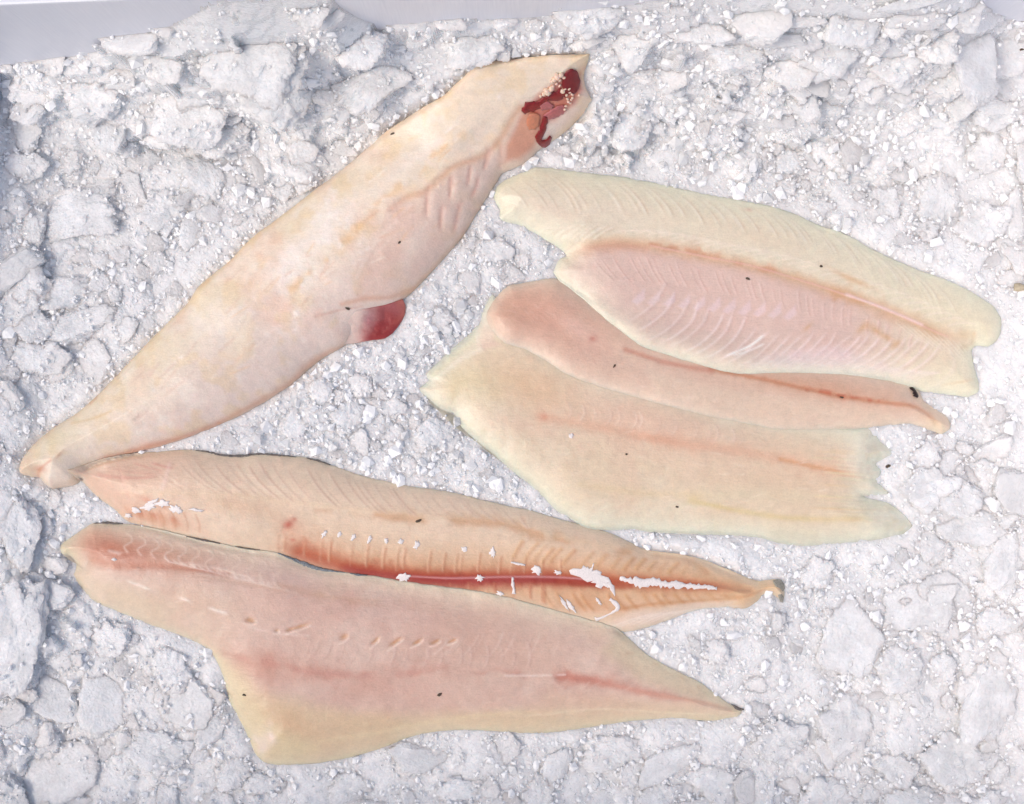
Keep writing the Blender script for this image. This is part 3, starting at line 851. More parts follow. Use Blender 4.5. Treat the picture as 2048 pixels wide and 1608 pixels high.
# red fin stump, blending out of the pale flesh
def stump():
    o = dict(T=[(688, 630), (715, 622), (745, 616), (775, 608), (806, 599)], R=[(806, 599), (811, 612), (809, 630), (798, 650), (784, 667)],
             B=[(688, 688), (712, 686), (738, 681), (768, 677), (784, 667)], L=[(688, 630), (686, 660), (688, 688)])
    ns, nt = 64, 32
    T = resample(o['T'], ns + 1); B = resample(o['B'], ns + 1); L = resample(o['L'], nt + 1); R = resample(o['R'], nt + 1)
    s = np.linspace(0, 1, ns + 1)[None, :, None]; t = np.linspace(0, 1, nt + 1)[:, None, None]
    P = (1 - t) * T[None] + t * B[None] + (1 - s) * L[:, None] + s * R[:, None] - ((1 - s) * (1 - t) * T[0] + s * (1 - t) * T[-1] + (1 - s) * t * B[0] + s * t * B[-1])
    x, y = P[..., 0], P[..., 1]
    u = np.linspace(0, 1, ns + 1)[None, :]; v = np.linspace(0, 1, nt + 1)[:, None]
    base = samp(blur(SURF, 3), x, y)
    lowz = samp(blur(BEDZ, 4), x, y)
    h = (np.sin(np.pi * np.clip(v, 0, 1)) ** .6) * np.sqrt(np.clip(1 - u ** 4, 0, 1))
    z = np.maximum(base, lowz + 3) + (17 * (1 - u * .35)) * h * ss(0, .5, u) - 3 * ss(.35, 0, u) + 2.5 * fbm(x, y, 14, 9, 3) * h
    p = Paint(x, y, (224, 200, 188))
    q = u + .12 * p.n + .08 * p.nf + .1 * (v - .5)
    p.mix(.9 * ss(.22, .62, q), (176, 84, 84))
    p.mix(.8 * ss(.45, .7, q) * ss(.2, .75, v + .3 * p.n), (150, 44, 42))
    p.mix(.55 * ss(.8, 1, q) * ss(.75, .3, v), (196, 118, 98))
    p.blob(758, 668, 24, 8, -12, (140, 36, 32), .8, -1); p.blob(776, 630, 20, 10, 20, (160, 66, 62), .6); p.blob(738, 640, 12, 18, 20, (190, 122, 128), .6)
    V = W(x, y, z).reshape(-1, 3); VB = W(x, y, np.minimum(z - 1, lowz - 2)).reshape(-1, 3); n0 = len(V)
    i = np.arange(n0).reshape(nt + 1, ns + 1); j = i + n0
    F = np.stack([i[:-1, :-1], i[1:, :-1], i[1:, 1:], i[:-1, 1:]], -1).reshape(-1, 4).tolist()
    F += np.stack([j[:-1, :-1], j[:-1, 1:], j[1:, 1:], j[1:, :-1]], -1).reshape(-1, 4).tolist()
    ring = list(i[0, :]) + list(i[1:, -1]) + list(i[-1, -2::-1]) + list(i[-2:0:-1, 0])
    for k in range(len(ring)):
        a, b = int(ring[k]), int(ring[(k + 1) % len(ring)])
        F.append((a, b, b + n0, a + n0))
    me = mesh_from('fin_stump', np.vstack([V, VB]), F, M_SOLID, True, np.vstack([p.c.reshape(-1, 3)] * 2))
    ob = link('fin_stump', me, None, label='blood red stump where the fin was cut off')
    recentre(ob)
    ob.parent = TAIL; ob.matrix_parent_inverse = TAIL.matrix_world.inverted()
stump()
patch('spine_end', star(1141, 174, 18, 26, 14, 3, .05, 28), M_DRED, TAIL, 7, 3, 2, label='dark red round end of the backbone')
ribbon('blood_clot', [(1046, 238), (1056, 228), (1072, 224), (1088, 214), (1100, 206)], [5, 10, 7, 6, 3], M_RED, TAIL, 5, .3, 1)
ribbon('blood_clot', [(1090, 244), (1087, 258), (1083, 272), (1076, 283), (1084, 290), (1096, 285), (1101, 277)], [6, 6, 6, 7, 6, 5, 3], M_RED, TAIL, 6, .2, 2)
ribbon('blood_clot', [(1096, 210), (1112, 204), (1124, 196), (1132, 204)], [4, 9, 9, 4], M_RED, TAIL, 4, .3, 3)
M_PINK = plain_material('purple_pink_tissue', (178, 104, 104), .3, .2, 500, .4, sss=.3)
ribbon('tissue_strand', [(1128, 224), (1112, 234), (1098, 240), (1086, 246)], [6, 9, 8, 4], M_PINK, TAIL, 5, .2, 4)
ribbon('tissue_strand', [(1080, 228), (1092, 222), (1104, 226)], [6, 8, 5], M_PINK, TAIL, 5, .2, 5)
patch('tissue_strand', star(1066, 252, 13, 17, 20, 8, .12), plain_material('orange_tissue', (204, 134, 104), .35, .15, 400, .4, sss=.3), TAIL, 4, 2, 3)
bead_me = None
rb = random.Random(8)
bead_spots = [(1112, 168, 6), (1120, 164, 5), (1107, 174, 5), (1117, 174, 4), (1126, 168, 4), (1102, 178, 4), (1111, 182, 3), (1117, 185, 3), (1093, 198, 8), (1101, 192, 6), (1086, 203, 4), (1104, 188, 3), (1123, 195, 5), (1128, 190, 3),
              (1136, 188, 4), (1137, 196, 3), (1131, 202, 3), (1133, 209, 3), (1140, 210, 3), (1143, 206, 3), (1139, 216, 3), (1135, 214, 3), (1142, 200, 3), (1130, 222, 3), (1128, 228, 3), (1156, 200, 3), (1080, 207, 3)]
def ico(sub):
    import bmesh
    bm = bmesh.new(); bmesh.ops.create_icosphere(bm, subdivisions=sub, radius=1)
    v = np.array([q.co[:] for q in bm.verts]); f = np.array([[w.index for w in q.verts] for q in bm.faces]); bm.free()
    return v, f
v2, f2 = ico(2)
bead_me = mesh_from('bone_bead', v2 * (1 + .18 * vnoise3(v2 * 2.5 + 9, 4))[:, None] * S, f2, M_BEAD)
for a, b, r_ in bead_spots:
    z = float(samp(SURF, np.array([a * 1.]), np.array([b * 1.]))[0]) + 4
    o_ = bpy.data.objects.new('bone_bead', bead_me); COL.objects.link(o_)
    o_.location = W(np.array(float(a)), np.array(float(b)), np.array(z)).tolist()
    o_.scale = (r_ * rb.uniform(.8, 1.2), r_ * rb.uniform(.8, 1.2), r_ * .9); o_.rotation_euler = (rb.random(), rb.random(), rb.random() * 6)
    o_.parent = TAIL; o_.matrix_parent_inverse = TAIL.matrix_world.inverted()

# ------------------------------------------------------------------ 2. the red-seamed fillet
def paint_seamed(p):
    x, y = p.x, p.y
    up = O['seamed']['T']
    mid = [(300, 1045), (450, 1075), (600, 1108), (700, 1138), (800, 1150), (900, 1155), (1000, 1152), (1100, 1152), (1200, 1158), (1300, 1163), (1430, 1172), (1500, 1180)]
    ridge = [(250, 990), (400, 990), (520, 1000), (640, 1015), (760, 1028), (840, 1036), (920, 1040), (1000, 1044), (1060, 1060), (1130, 1080), (1200, 1094), (1300, 1106), (1370, 1115), (1405, 1132), (1440, 1160)]
    d, u = pdist(x, y, resample(mid, 60))
    p.mix(.75 * np.exp(-(d / (75 - 30 * u)) ** 2) * ss(.12, .4, u), (214, 164, 112))
    p.mix(.6 * ss(500, 200, x), (216, 172, 148))
    p.blob(300, 1035, 80, 22, 12, (206, 142, 100), .6); p.blob(480, 1010, 90, 20, 8, (220, 180, 144), .5)
    p.stroke(ridge[3:], 9, (200, 138, 78), .55, -2.5, .5, dash=40)
    p.stroke([(a, b - 7) for a, b in ridge], 7, (224, 196, 160), .3, 2)
    p.stroke(mid[2:], 36, (196, 118, 78), .7, -9, .25, w2=9)
    p.stroke(mid[2:], 24, (178, 84, 52), .85, -6, .25, w2=7)
    p.stroke([(a, b + 6) for a, b in mid[3:9]], 19, (156, 46, 42), .92, -3, .25, w2=9)
    p.stroke([(1120, 1158), (1180, 1164), (1260, 1170)], 8, (172, 70, 46), .6, -2)
    p.stroke(mid[4:9], 1.8, (212, 150, 148), .8, 1.5, .2)
    # joints of the muscle blocks, upper flank
    p.family([(200, 925), (300, 912), (400, 908), (600, 922), (800, 972), (1000, 1012), (1100, 1035)], ridge[:9], 34, .1, .97, .09, .06, 2.2, (232, 210, 188), .6, 1.3, 3, (204, 164, 136))
    p.family([(165, 945), (230, 925), (330, 920)], [(330, 950), (350, 940), (360, 930)], 8, 0, 1, 0, .05, 2, (228, 184, 164), .5, 1, 5, (200, 140, 116))
    p.stroke([(236, 918), (250, 960), (262, 1000)], 3, (222, 178, 156), .5, -1.5)
    p.stroke([(342, 925), (338, 950), (330, 975)], 4, (236, 206, 194), .5, 1)
    # rib marks
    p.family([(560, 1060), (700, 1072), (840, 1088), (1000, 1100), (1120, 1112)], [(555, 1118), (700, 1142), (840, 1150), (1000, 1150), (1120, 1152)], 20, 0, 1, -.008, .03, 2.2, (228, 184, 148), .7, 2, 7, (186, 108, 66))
    p.family([(900, 1160), (1000, 1156), (1100, 1160)], [(905, 1185), (1000, 1192), (1100, 1215)], 9, 0, 1, 0, .04, 2, (206, 130, 96), .5, 1.5, 8, (160, 70, 46))
    p.family([(1050, 1072), (1200, 1100), (1380, 1122)], [(1020, 1125), (1160, 1140), (1360, 1152)], 16, 0, 1, -.03, .05, 3, (226, 182, 132), .6, 2, 9, (192, 122, 72))
    p.family([(1080, 1170), (1200, 1180), (1440, 1180)], [(1110, 1225), (1240, 1222), (1460, 1200)], 16, 0, 1, .02, .06, 3, (218, 166, 112), .5, 1.8, 10, (184, 112, 62))
    p.blob(1180, 1205, 110, 26, 2, (204, 138, 84), .5)
    # pale striped fin edge low on the right
    p.area(np.array([(1200, 1252), (1260, 1222), (1400, 1204), (1470, 1202), (1440, 1220), (1320, 1256), (1245, 1270)]), (228, 204, 184), .85, 7)
    for k in range(9):
        a = 1205 + k * 22
        p.stroke([(a, 1262 - k * 3.4), (a + 50, 1240 - k * 3), (a + 110, 1222 - k * 1.2)], 2, (240, 226, 214), .6, 1.2, .2, fade=.2)
    p.stroke([(1225, 1218), (1300, 1206), (1400, 1200), (1480, 1195)], 4, (200, 138, 86), .55, -2)
    # tail root
    p.blob(1490, 1180, 60, 30, 8, (224, 192, 148), .6); p.blob(1540, 1175, 26, 14, 0, (222, 184, 132), .6)
    p.stroke([(1440, 1190), (1490, 1192), (1530, 1178)], 3, (206, 150, 104), .5, -1.5); p.stroke([(1300, 1098), (1380, 1112), (1450, 1140), (1510, 1166)], 9, (226, 200, 170), .6)
    # blood and bruises
    p.blob(580, 1048, 14, 10, -35, (176, 56, 44), .95, rag=.6); p.blob(592, 1037, 6, 5, 0, (184, 74, 56), .7); p.blob(588, 1078, 7, 5, 0, (190, 84, 66), .6); p.blob(586, 1060, 30, 30, 0, (214, 150, 116), .4)
    p.blob(612, 1080, 10, 12, 0, (200, 120, 84), .4)
    for a, b in [(300, 1000), (285, 1025), (262, 1030), (330, 1010), (312, 1030), (350, 1040)]:
        p.blob(a, b, 14, 9, 30, (200, 112, 76), .5, rag=.8)
    for k in range(14):
        a = 240 + k * 12
        p.stroke([(a, 1012 + k * 1.2), (a + 6, 1030 + k * 1.4), (a + 4, 1050 + k)], 2.2, (190, 120, 78) if k % 2 else (232, 196, 170), .4, 0, .5)
    p.stroke([(228, 1000), (260, 1030), (300, 1050)], 5, (232, 204, 184), .4)
SEAM = build_fish('seamed', 'fish_fillet', 560, 104, 25, 70, (226, 202, 176), paint_seamed, M_FLESH,
    'orange fillet with a dark red central seam and white shreds, partly under the front fillet', 'fish fillet',
    gain=1.12, sat=.92, edge_rgb=(226, 204, 178), edge_a=.45, edge_d=16, group='skinned fish fillets on the ice')
fl_spots = [(651, 1066, 4, 8, 30), (682, 1067, 4, 6, 40), (709, 1072, 5, 7, 20), (741, 1077, 4, 8, 25), (774, 1080, 4, 6, 30), (803, 1082, 6, 6, 0), (834, 1088, 5, 8, 20), (929, 1097, 7, 5, 10), (986, 1102, 6, 10, 0), (1074, 1139, 11, 9, 10), (1115, 1143, 8, 4, 8),
            (808, 1154, 12, 8, 5), (960, 1153, 8, 7, 0), (1000, 1185, 7, 4, 10), (1128, 1205, 3, 15, -30), (1141, 1210, 4, 15, -35), (1221, 1172, 5, 14, -25), (1196, 1200, 3, 8, -40), (1183, 1150, 34, 15, 14), (1200, 1162, 16, 10, 10), (1176, 1140, 10, 8, 0),
            (275, 1020, 10, 6, 0), (302, 1012, 14, 7, -15), (330, 1006, 14, 7, -10), (357, 1017, 13, 7, 20), (397, 1018, 14, 3, 10), (310, 1002, 16, 4, -20), (256, 1030, 8, 5, 0)]
for k, (a, b, r1, r2, an) in enumerate(fl_spots):
    patch('membrane_shred', star(a, b, r1, r2, an, 40 + k, .42, 18), M_WHITE, SEAM, 1.5, 1.5, .5)
ribbon('membrane_shred', [(1238, 1154), (1262, 1160), (1300, 1163), (1340, 1166), (1385, 1170), (1432, 1175)], [3, 9, 7, 6, 5, 3], M_WHITE, SEAM, 3, .55, 7)
ribbon('membrane_shred', [(1025, 1152), (1025, 1165), (1028, 1178), (1028, 1186)], [2, 3, 2.5, 4], M_WHITE, SEAM, 2.4, .5, 8)
ribbon('membrane_shred', [(1218, 1195), (1232, 1206), (1234, 1215), (1218, 1226), (1206, 1232), (1190, 1238)], [3, 4, 3, 2, 2, 5], M_WHITE, SEAM, 2.4, .4, 9)
ribbon('membrane_shred', [(1022, 1122), (1036, 1125), (1050, 1128)], [1.5, 2.5, 1.5], M_WHITE, SEAM, 2, .4, 10)
ribbon('membrane_shred', [(1186, 1124), (1183, 1135), (1178, 1146)], [1.2, 2, 3], M_WHITE, SEAM, 2, .4, 11)
ribbon('skin_strip', [(390, 901), (412, 903), (440, 910), (480, 912), (522, 908), (560, 911), (592, 914)], [.8, 1.6, 2.1, 2, 1.6, 1.8, .6], M_SKIN, SEAM, 1.6, .4, 12, label='thin dark edge of skin along the fillet')
ribbon('skin_strip', [(612, 916), (640, 923), (660, 930)], [1, 2, .8], M_SKIN, SEAM, 2.2, .4, 13)
M_FIN = plain_material('grey_fin_remnant', (152, 148, 136), .4, .35, 500, .5)
patch('fin_remnant', np.array([(1546, 1162), (1556, 1159), (1564, 1160), (1569, 1168), (1571, 1178), (1566, 1184), (1560, 1177), (1550, 1172)]), M_FIN, SEAM, 2.5, 1.5, .6)
patch('fin_remnant', np.array([(1556, 1190), (1563, 1188), (1568, 1194), (1567, 1206), (1561, 1204)]), M_FIN, SEAM, 2.5, 1.5, .6)

# ------------------------------------------------------------------ 3. the front fillet
def paint_front(p):
    x, y = p.x, p.y
    p.mix(.55 * ss(420, 620, x) * ss(1000, 800, x + 0 * y) * 1.0, (213, 178, 162))
    p.blob(760, 1220, 260, 55, 10, (208, 166, 150), .75)
    p.blob(650, 1345, 230, 42, 9, (206, 154, 134), .65)
    p.blob(1000, 1300, 220, 60, 8, (210, 172, 152), .65)
    p.mix(.35 * ss(0, .5, fbm(x, y, 120, 71, 3)), (228, 206, 190)); p.mix(.3 * ss(0, .5, fbm(x, y, 70, 72, 3)), (206, 160, 140))
    p.blob(520, 1330, 80, 30, 15, (204, 146, 124), .55)
    p.blob(230, 1092, 105, 34, 12, (196, 106, 74), .95); p.blob(180, 1075, 40, 22, -20, (200, 122, 92), .6); p.blob(350, 1110, 100, 26, 10, (208, 148, 116), .5)
    p.stroke([(185, 1118), (240, 1128), (320, 1130), (400, 1138), (460, 1148)], 11, (196, 116, 82), .6, -3, .4, w2=5)
    p.blob(130, 1098, 26, 26, 0, (222, 206, 168), .8)
    p.blob(260, 1195, 120, 34, 20, (222, 200, 164), .55); p.blob(400, 1200, 100, 40, 15, (218, 186, 154), .4)
    # lower belly edge, cream
    p.area(np.array([(430, 1310), (520, 1372), (640, 1412), (800, 1428), (1000, 1428), (1200, 1412), (1474, 1425), (1470, 1500), (900, 1500), (540, 1560), (440, 1420)]), (221, 196, 154), .7, 22)
    p.area(np.array([(425, 1310), (480, 1370), (560, 1440), (640, 1500), (560, 1540), (490, 1500), (440, 1400)]), (224, 208, 166), .6, 20)
    p.blob(580, 1440, 60, 24, 20, (216, 176, 134), .5)
    p.stroke([(640, 1480), (760, 1462), (880, 1440), (1000, 1425), (1150, 1420)], 6, (230, 208, 168), .5, 1.5)
    # upper strip: scalloped blocks
    r = random.Random(3)
    for k in range(12):
        a = 250 + k * 27; b = 1072 + k * 5.4
        p.stroke([(a, b - 8), (a + 14, b), (a + 16, b + 10), (a + 2, b + 20), (a + 14, b + 34 + k * .8)], 2.2, (236, 208, 190), .5, 1.6, .3, fade=.12)
    p.stroke([(222, 1100), (280, 1112), (340, 1120), (400, 1128), (460, 1140), (520, 1158), (570, 1170)], 3, (238, 212, 196), .55, 1.5, .4, dash=26)
    for k in range(15):
        a = 330 + k * 17; b = 1112 + k * 4.2
        p.stroke([(a, b), (a + 16, b + 10), (a + 34, b + 14)], 1.8, (240, 218, 204), .5, 1, .3, fade=.2)
    p.area(np.array([(505, 1110), (560, 1108), (640, 1142), (720, 1152), (620, 1172), (540, 1160)]), (220, 188, 178), .5, 12)
    p.stroke([(560, 1168), (640, 1185), (720, 1204), (800, 1212), (870, 1218)], 5, (204, 158, 128), .35, -1.5, .4, dash=40)
    p.stroke([(400, 1150), (520, 1170), (640, 1190), (760, 1200)], 4, (204, 160, 130), .3, -1)
    # pale nerve line
    p.stroke([(165, 1132), (205, 1142), (260, 1160), (320, 1182), (372, 1196), (430, 1216), (480, 1232)], 3, (242, 226, 212), .75, 2, .4, dash=34)
    # slits
    for (a, b, l, an, wd_) in [(504, 1238, 17, 6, 4), (556, 1258, 8, -10, 3), (582, 1256, 12, -20, 4), (602, 1250, 30, -18, 4), (690, 1270, 14, -28, 6), (752, 1278, 16, -40, 5), (792, 1280, 24, -32, 5), (835, 1280, 18, -28, 4), (872, 1280, 16, -25, 3.5), (905, 1278, 14, -20, 3)]:
        t = math.radians(an); dx, dy = l * math.cos(t), l * math.sin(t)
        p.stroke([(a - dx, b - dy), (a, b + 1), (a + dx, b + dy)], wd_ * .8, (208, 152, 104), .8, -9, .5, fade=.45)
        p.stroke([(a - dx, b - dy + wd_ * 1.6), (a, b + 1 + wd_ * 1.7), (a + dx, b + dy + wd_ * 1.3)], 2.2, (236, 210, 194), .7, 2, .3, fade=.15)
    p.family([(620, 1262), (760, 1282), (900, 1282), (1060, 1270)], [(600, 1320), (760, 1335), (920, 1338), (1080, 1338)], 17, 0, 1, -.03, -.16, 2.2, (228, 198, 184), .45, 1.2, 12, (202, 158, 140))
    p.family([(900, 1268), (1000, 1250), (1120, 1262)], [(860, 1310), (980, 1318), (1100, 1320)], 12, 0, 1, -.05, -.1, 2.2, (230, 204, 190), .4, 1, 14)
    p.stroke([(500, 1250), (560, 1264), (620, 1268)], 3, (234, 208, 194), .5, 1)
    p.stroke([(450, 1305), (540, 1322), (620, 1340), (720, 1346), (820, 1343), (920, 1345), (1000, 1345), (1080, 1345), (1150, 1352)], 9, (200, 130, 112), .45, -2, .6, dash=34)
    p.stroke([(1120, 1350), (1180, 1357), (1230, 1368), (1310, 1386), (1400, 1402), (1462, 1418)], 13, (202, 124, 102), .6, -3, .5, w2=5)
    p.blob(1170, 1356, 60, 14, 8, (200, 122, 100), .5)
    p.stroke([(1010, 1348), (1070, 1348), (1130, 1346)], 2.4, (240, 220, 208), .6, 1, .4, dash=14)
    p.area(np.array([(1240, 1262), (1310, 1312), (1400, 1364), (1470, 1412), (1390, 1396), (1280, 1360), (1200, 1300)]), (222, 202, 170), .7, 16)
    p.stroke([(1236, 1300), (1290, 1316), (1340, 1340), (1400, 1375)], 4, (206, 158, 120), .5, -1, .4, dash=18)
    p.area(np.array([(1100, 1380), (1300, 1400), (1460, 1424), (1400, 1440), (1180, 1440), (1050, 1420)]), (222, 190, 162), .5, 14)
    p.stroke([(1050, 1430), (1200, 1416), (1320, 1424), (1430, 1430)], 3, (234, 214, 184), .5, 1.2)  # highlight along the lower right edge, put into the colour
    for k in range(40):
        a = r.uniform(900, 1260); b = r.uniform(1370, 1430)
        p.stroke([(a, b), (a + r.uniform(14, 40), b - r.uniform(4, 18))], 1.8, (232, 206, 186), r.uniform(.12, .35), .8, .3, fade=.3)
    for k in range(50):
        a = r.uniform(560, 1200); b = r.uniform(1200, 1300)
        p.stroke([(a, b), (a + r.uniform(14, 40), b + r.uniform(-4, 12))], 1.8, (226, 196, 182), r.uniform(.08, .25), .6, .3, fade=.3)
    # white skin patch at the lower left corner
    for (a, b, rx, ry, an) in [(512, 1478, 14, 8, 50), (530, 1490, 12, 20, 20), (545, 1470, 7, 14, -20), (522, 1500, 12, 9, 0)]:
        p.blob(a, b, rx, ry, an, (238, 218, 206), .8, 2, rag=.8)
FRONT = build_fish('front', 'fish_fillet', 560, 128, 23, 90, (222, 192, 174), paint_front, M_FLESH,
    'large pinkish fillet with a blood red blunt left end, nearest the bottom of the tray', 'fish fillet',
    gain=1.06, sat=.92, edge_rgb=(230, 216, 186), edge_a=.65, edge_d=28, group='skinned fish fillets on the ice')
for pts, wd_, sd in ([(186, 1047), (212, 1046), (244, 1048)], [.8, 2.6, .8], 1), ([(372, 1073), (400, 1079), (440, 1087)], [.8, 2, .8], 2), ([(470, 1093), (500, 1098), (520, 1100)], [.6, 1.5, .6], 3):
    ribbon('skin_strip', pts, wd_, M_SKIN, FRONT, 2.2, .4, sd)
M_GSKIN = plain_material('grey_blue_skin', (120, 126, 130), .3, .45, 700, .5)
ribbon('skin_strip', [(556, 1106), (580, 1116), (600, 1125), (622, 1133), (648, 1140), (690, 1145)], [.8, 2.4, 3.6, 3.2, 2, .5], M_GSKIN, FRONT, 1.6, .35, 5, label='grey blue strip of skin on the upper edge')
ribbon('skin_strip', [(700, 1147), (722, 1150), (735, 1150)], [.8, 2, .8], M_GSKIN, FRONT, 2, .35, 6)
patch('skin_tip', np.array([(1462, 1408), (1470, 1411), (1478, 1415), (1487, 1417), (1488, 1420), (1478, 1421), (1470, 1418)]), M_SKIN, FRONT, 2.4, 1.5, .5)
patch('membrane_shred', star(233, 1117, 5, 3, 10, 77, .3, 14), M_WHITE, FRONT, 2, 1, .5)

# ------------------------------------------------------------------ 4. the bottom fillet of the pile
def paint_bottom(p):
    x, y = p.x, p.y
    p.blob(1300, 850, 300, 70, 13, (216, 180, 158), .75)
    p.mix(.3 * ss(0, .5, fbm(x, y, 120, 73, 3)), (230, 216, 194)); p.mix(.25 * ss(0, .5, fbm(x, y, 70, 74, 3)), (214, 176, 150))
    p.blob(1560, 920, 220, 60, 10, (220, 190, 162), .55)
    p.blob(1060, 770, 110, 46, 22, (214, 178, 140), .6)
    p.blob(930, 760, 80, 50, 20, (214, 198, 156), .7); p.blob(905, 790, 16, 30, 10, (206, 186, 130), .4)
    # fold and pale ridge near the left tip
    p.area(np.array([(955, 648), (985, 600), (1010, 600), (985, 680), (1000, 690), (958, 700)]), (224, 192, 172), .8, 7, 2)
    p.stroke([(852, 766), (890, 742), (930, 712), (962, 698)], 6, (232, 220, 198), .7, 3, .4)
    p.stroke([(862, 752), (905, 716), (948, 676)], 5, (216, 200, 150), .5, -2, .4)
    p.stroke([(952, 660), (956, 690)], 3, (236, 208, 192), .6, 1)
    for k in range(7):
        c = 900 + k * 30
        p.stroke([(1120 + 10 * k, c), (1300 + 20 * k, c + 18 + 3 * k), (1500, c + 30), (1760, c + 38)], 16, [(224, 204, 176), (214, 186, 156), (216, 204, 170), (224, 198, 170)][k % 4], .28, 1.2, .5, dash=120)
    p.stroke([(1080, 832), (1150, 846), (1230, 860), (1320, 880), (1420, 893), (1520, 908), (1620, 930), (1700, 948), (1752, 960)], 13, (216, 166, 134), .5, -2.5, .5)
    p.stroke([(1560, 918), (1640, 936), (1700, 950), (1755, 962)], 5, (212, 150, 98), .55, -1.5, .4)
    p.blob(1088, 834, 9, 8, 0, (204, 132, 104), .6); p.blob(1040, 850, 80, 14, 15, (220, 190, 164), .6); p.blob(1320, 878, 60, 10, 12, (210, 150, 118), .4)
    p.stroke([(1380, 1000), (1460, 1018), (1560, 1034), (1660, 1038), (1785, 1036)], 6, (214, 192, 128), .6, -1.5, .4)
    p.stroke([(1160, 968), (1280, 985), (1400, 992)], 8, (218, 196, 150), .35, -1)
    p.family([(1120, 800), (1250, 815), (1400, 838), (1480, 858)], [(1110, 838), (1240, 856), (1390, 884), (1470, 894)], 14, 0, 1, .02, -.28, 2, (230, 206, 188), .5, 1, 15, (208, 172, 148))
    p.area(np.array([(1090, 1000), (1200, 1030), (1400, 1045), (1600, 1058), (1810, 1050), (1800, 1100), (1500, 1110), (1150, 1070)]), (216, 210, 182), .65, 20)
    p.area(np.array([(900, 820), (960, 860), (1060, 940), (1140, 1010), (1130, 1040), (1000, 940), (900, 850)]), (216, 204, 168), .6, 16)
    r = random.Random(6)
    for k in range(90):
        a = r.uniform(1000, 1700); b = r.uniform(850, 1060)
        p.stroke([(a, b), (a + r.uniform(14, 36), b + r.uniform(-8, 10))], 1.7, (232, 216, 196), r.uniform(.1, .35), .7, .3, fade=.3)
    for k in range(26):
        a = r.uniform(1150, 1350); b = r.uniform(1015, 1050)
        p.stroke([(a, b), (a + 18, b - 14), (a + 40, b - 22)], 1.7, (228, 218, 192), .25, .8, .3, fade=.3)
    for k in range(26):
        b = r.uniform(870, 1050)
        p.stroke([(1640 + r.uniform(-40, 40), b), (1720, b + 6), (1790, b + r.uniform(4, 20))], 2, r.choice([(230, 220, 190), (222, 190, 140), (212, 200, 160)]), .4, .8, .3, fade=.2)
    p.area(np.array([(1700, 840), (1840, 880), (1840, 1080), (1720, 1090), (1740, 1000), (1690, 920)]), (230, 226, 208), .75, 34)
    p.t = np.maximum(p.t, .6 * ss(1690, 1810, x + 40 * p.n + 24 * p.nf) * ss(835, 890, y))
    p.t = np.maximum(p.t, .15 * ss(1050, 1090, y + 10 * p.n))
BOT = build_fish('bottom', 'fish_fillet', 400, 144, 15, 80, (219, 199, 170), paint_bottom, M_FLESH,
    'wide yellowish fillet at the bottom of the stacked pile, with a frayed right end', 'fish fillet', rag=1.5,
    gain=1.15, sat=.92, edge_rgb=(226, 222, 200), edge_a=.8, edge_d=34, group='skinned fish fillets on the ice', lip=.5, fade_w=14.0, rim=.25)
patch('membrane_shred', star(1142, 871, 5, 4, 60, 5, .4, 12), M_WHITE, BOT, 2, 1, .5)

# ------------------------------------------------------------------ 5. the middle fillet
def paint_middle(p):
    x, y = p.x, p.y
    p.blob(1080, 630, 130, 60, 25, (214, 162, 138), .9); p.blob(1020, 620, 50, 44, 0, (214, 166, 138), .6)
    p.blob(1180, 690, 50, 40, 30, (214, 168, 148), .5); p.blob(1150, 655, 40, 18, 30, (222, 186, 170), .5)
    p.blob(1184, 678, 9, 8, 0, (190, 104, 88), .6)
    p.blob(1350, 755, 160, 24, 15, (219, 188, 168), .5)
    p.blob(1640, 775, 160, 22, 10, (210, 158, 126), .7)
    p.area(np.array([(1300, 745), (1500, 785), (1700, 812), (1850, 850), (1890, 870), (1560, 870), (1300, 810)]), (221, 199, 174), .55, 14)
    p.stroke([(1418, 737), (1470, 748), (1530, 760), (1610, 778), (1690, 794), (1770, 806), (1826, 812), (1855, 828), (1872, 848)], 5, (200, 130, 88), .75, -3.5, .4)
    p.stroke([(1610, 778), (1690, 793), (1770, 805)], 4, (186, 96, 70), .6, -1, .5, dash=9)
    p.stroke([(1250, 700), (1330, 725), (1420, 742)], 6, (200, 128, 104), .6, -1.5)
    p.stroke([(985, 660), (1012, 684), (1055, 697), (1092, 717), (1128, 741), (1180, 762), (1250, 784), (1352, 811)], 5, (230, 200, 178), .7, 2, .3)
    r = random.Random(9)
    for k in range(60):
        a = r.uniform(1000, 1300); b = 600 + (a - 1000) * .4 + r.uniform(-20, 70)
        p.stroke([(a, b), (a + r.uniform(10, 30), b + r.uniform(4, 16))], 1.8, (226, 190, 170), r.uniform(.1, .3), .7, .3, fade=.3)
    for k in range(60):
        a = r.uniform(1250, 1850); b = 745 + (a - 1250) * .15 + r.uniform(0, 60)
        p.stroke([(a, b), (a + r.uniform(10, 30), b + r.uniform(-4, 8))], 1.8, (230, 206, 188), r.uniform(.1, .3), .7, .3, fade=.3)
    p.blob(1875, 855, 30, 16, 40, (224, 210, 170), .7)
    p.blob(1812, 790, 20, 14, 20, (206, 186, 168), .5)
MID = build_fish('middle', 'fish_fillet', 400, 88, 20, 62, (218, 186, 162), paint_middle, M_FLESH,
    'smooth peach coloured fillet sandwiched between the ribbed top fillet and the yellowish one', 'fish fillet',
    edge_rgb=(230, 210, 188), edge_a=.6, edge_d=18, group='skinned fish fillets on the ice')

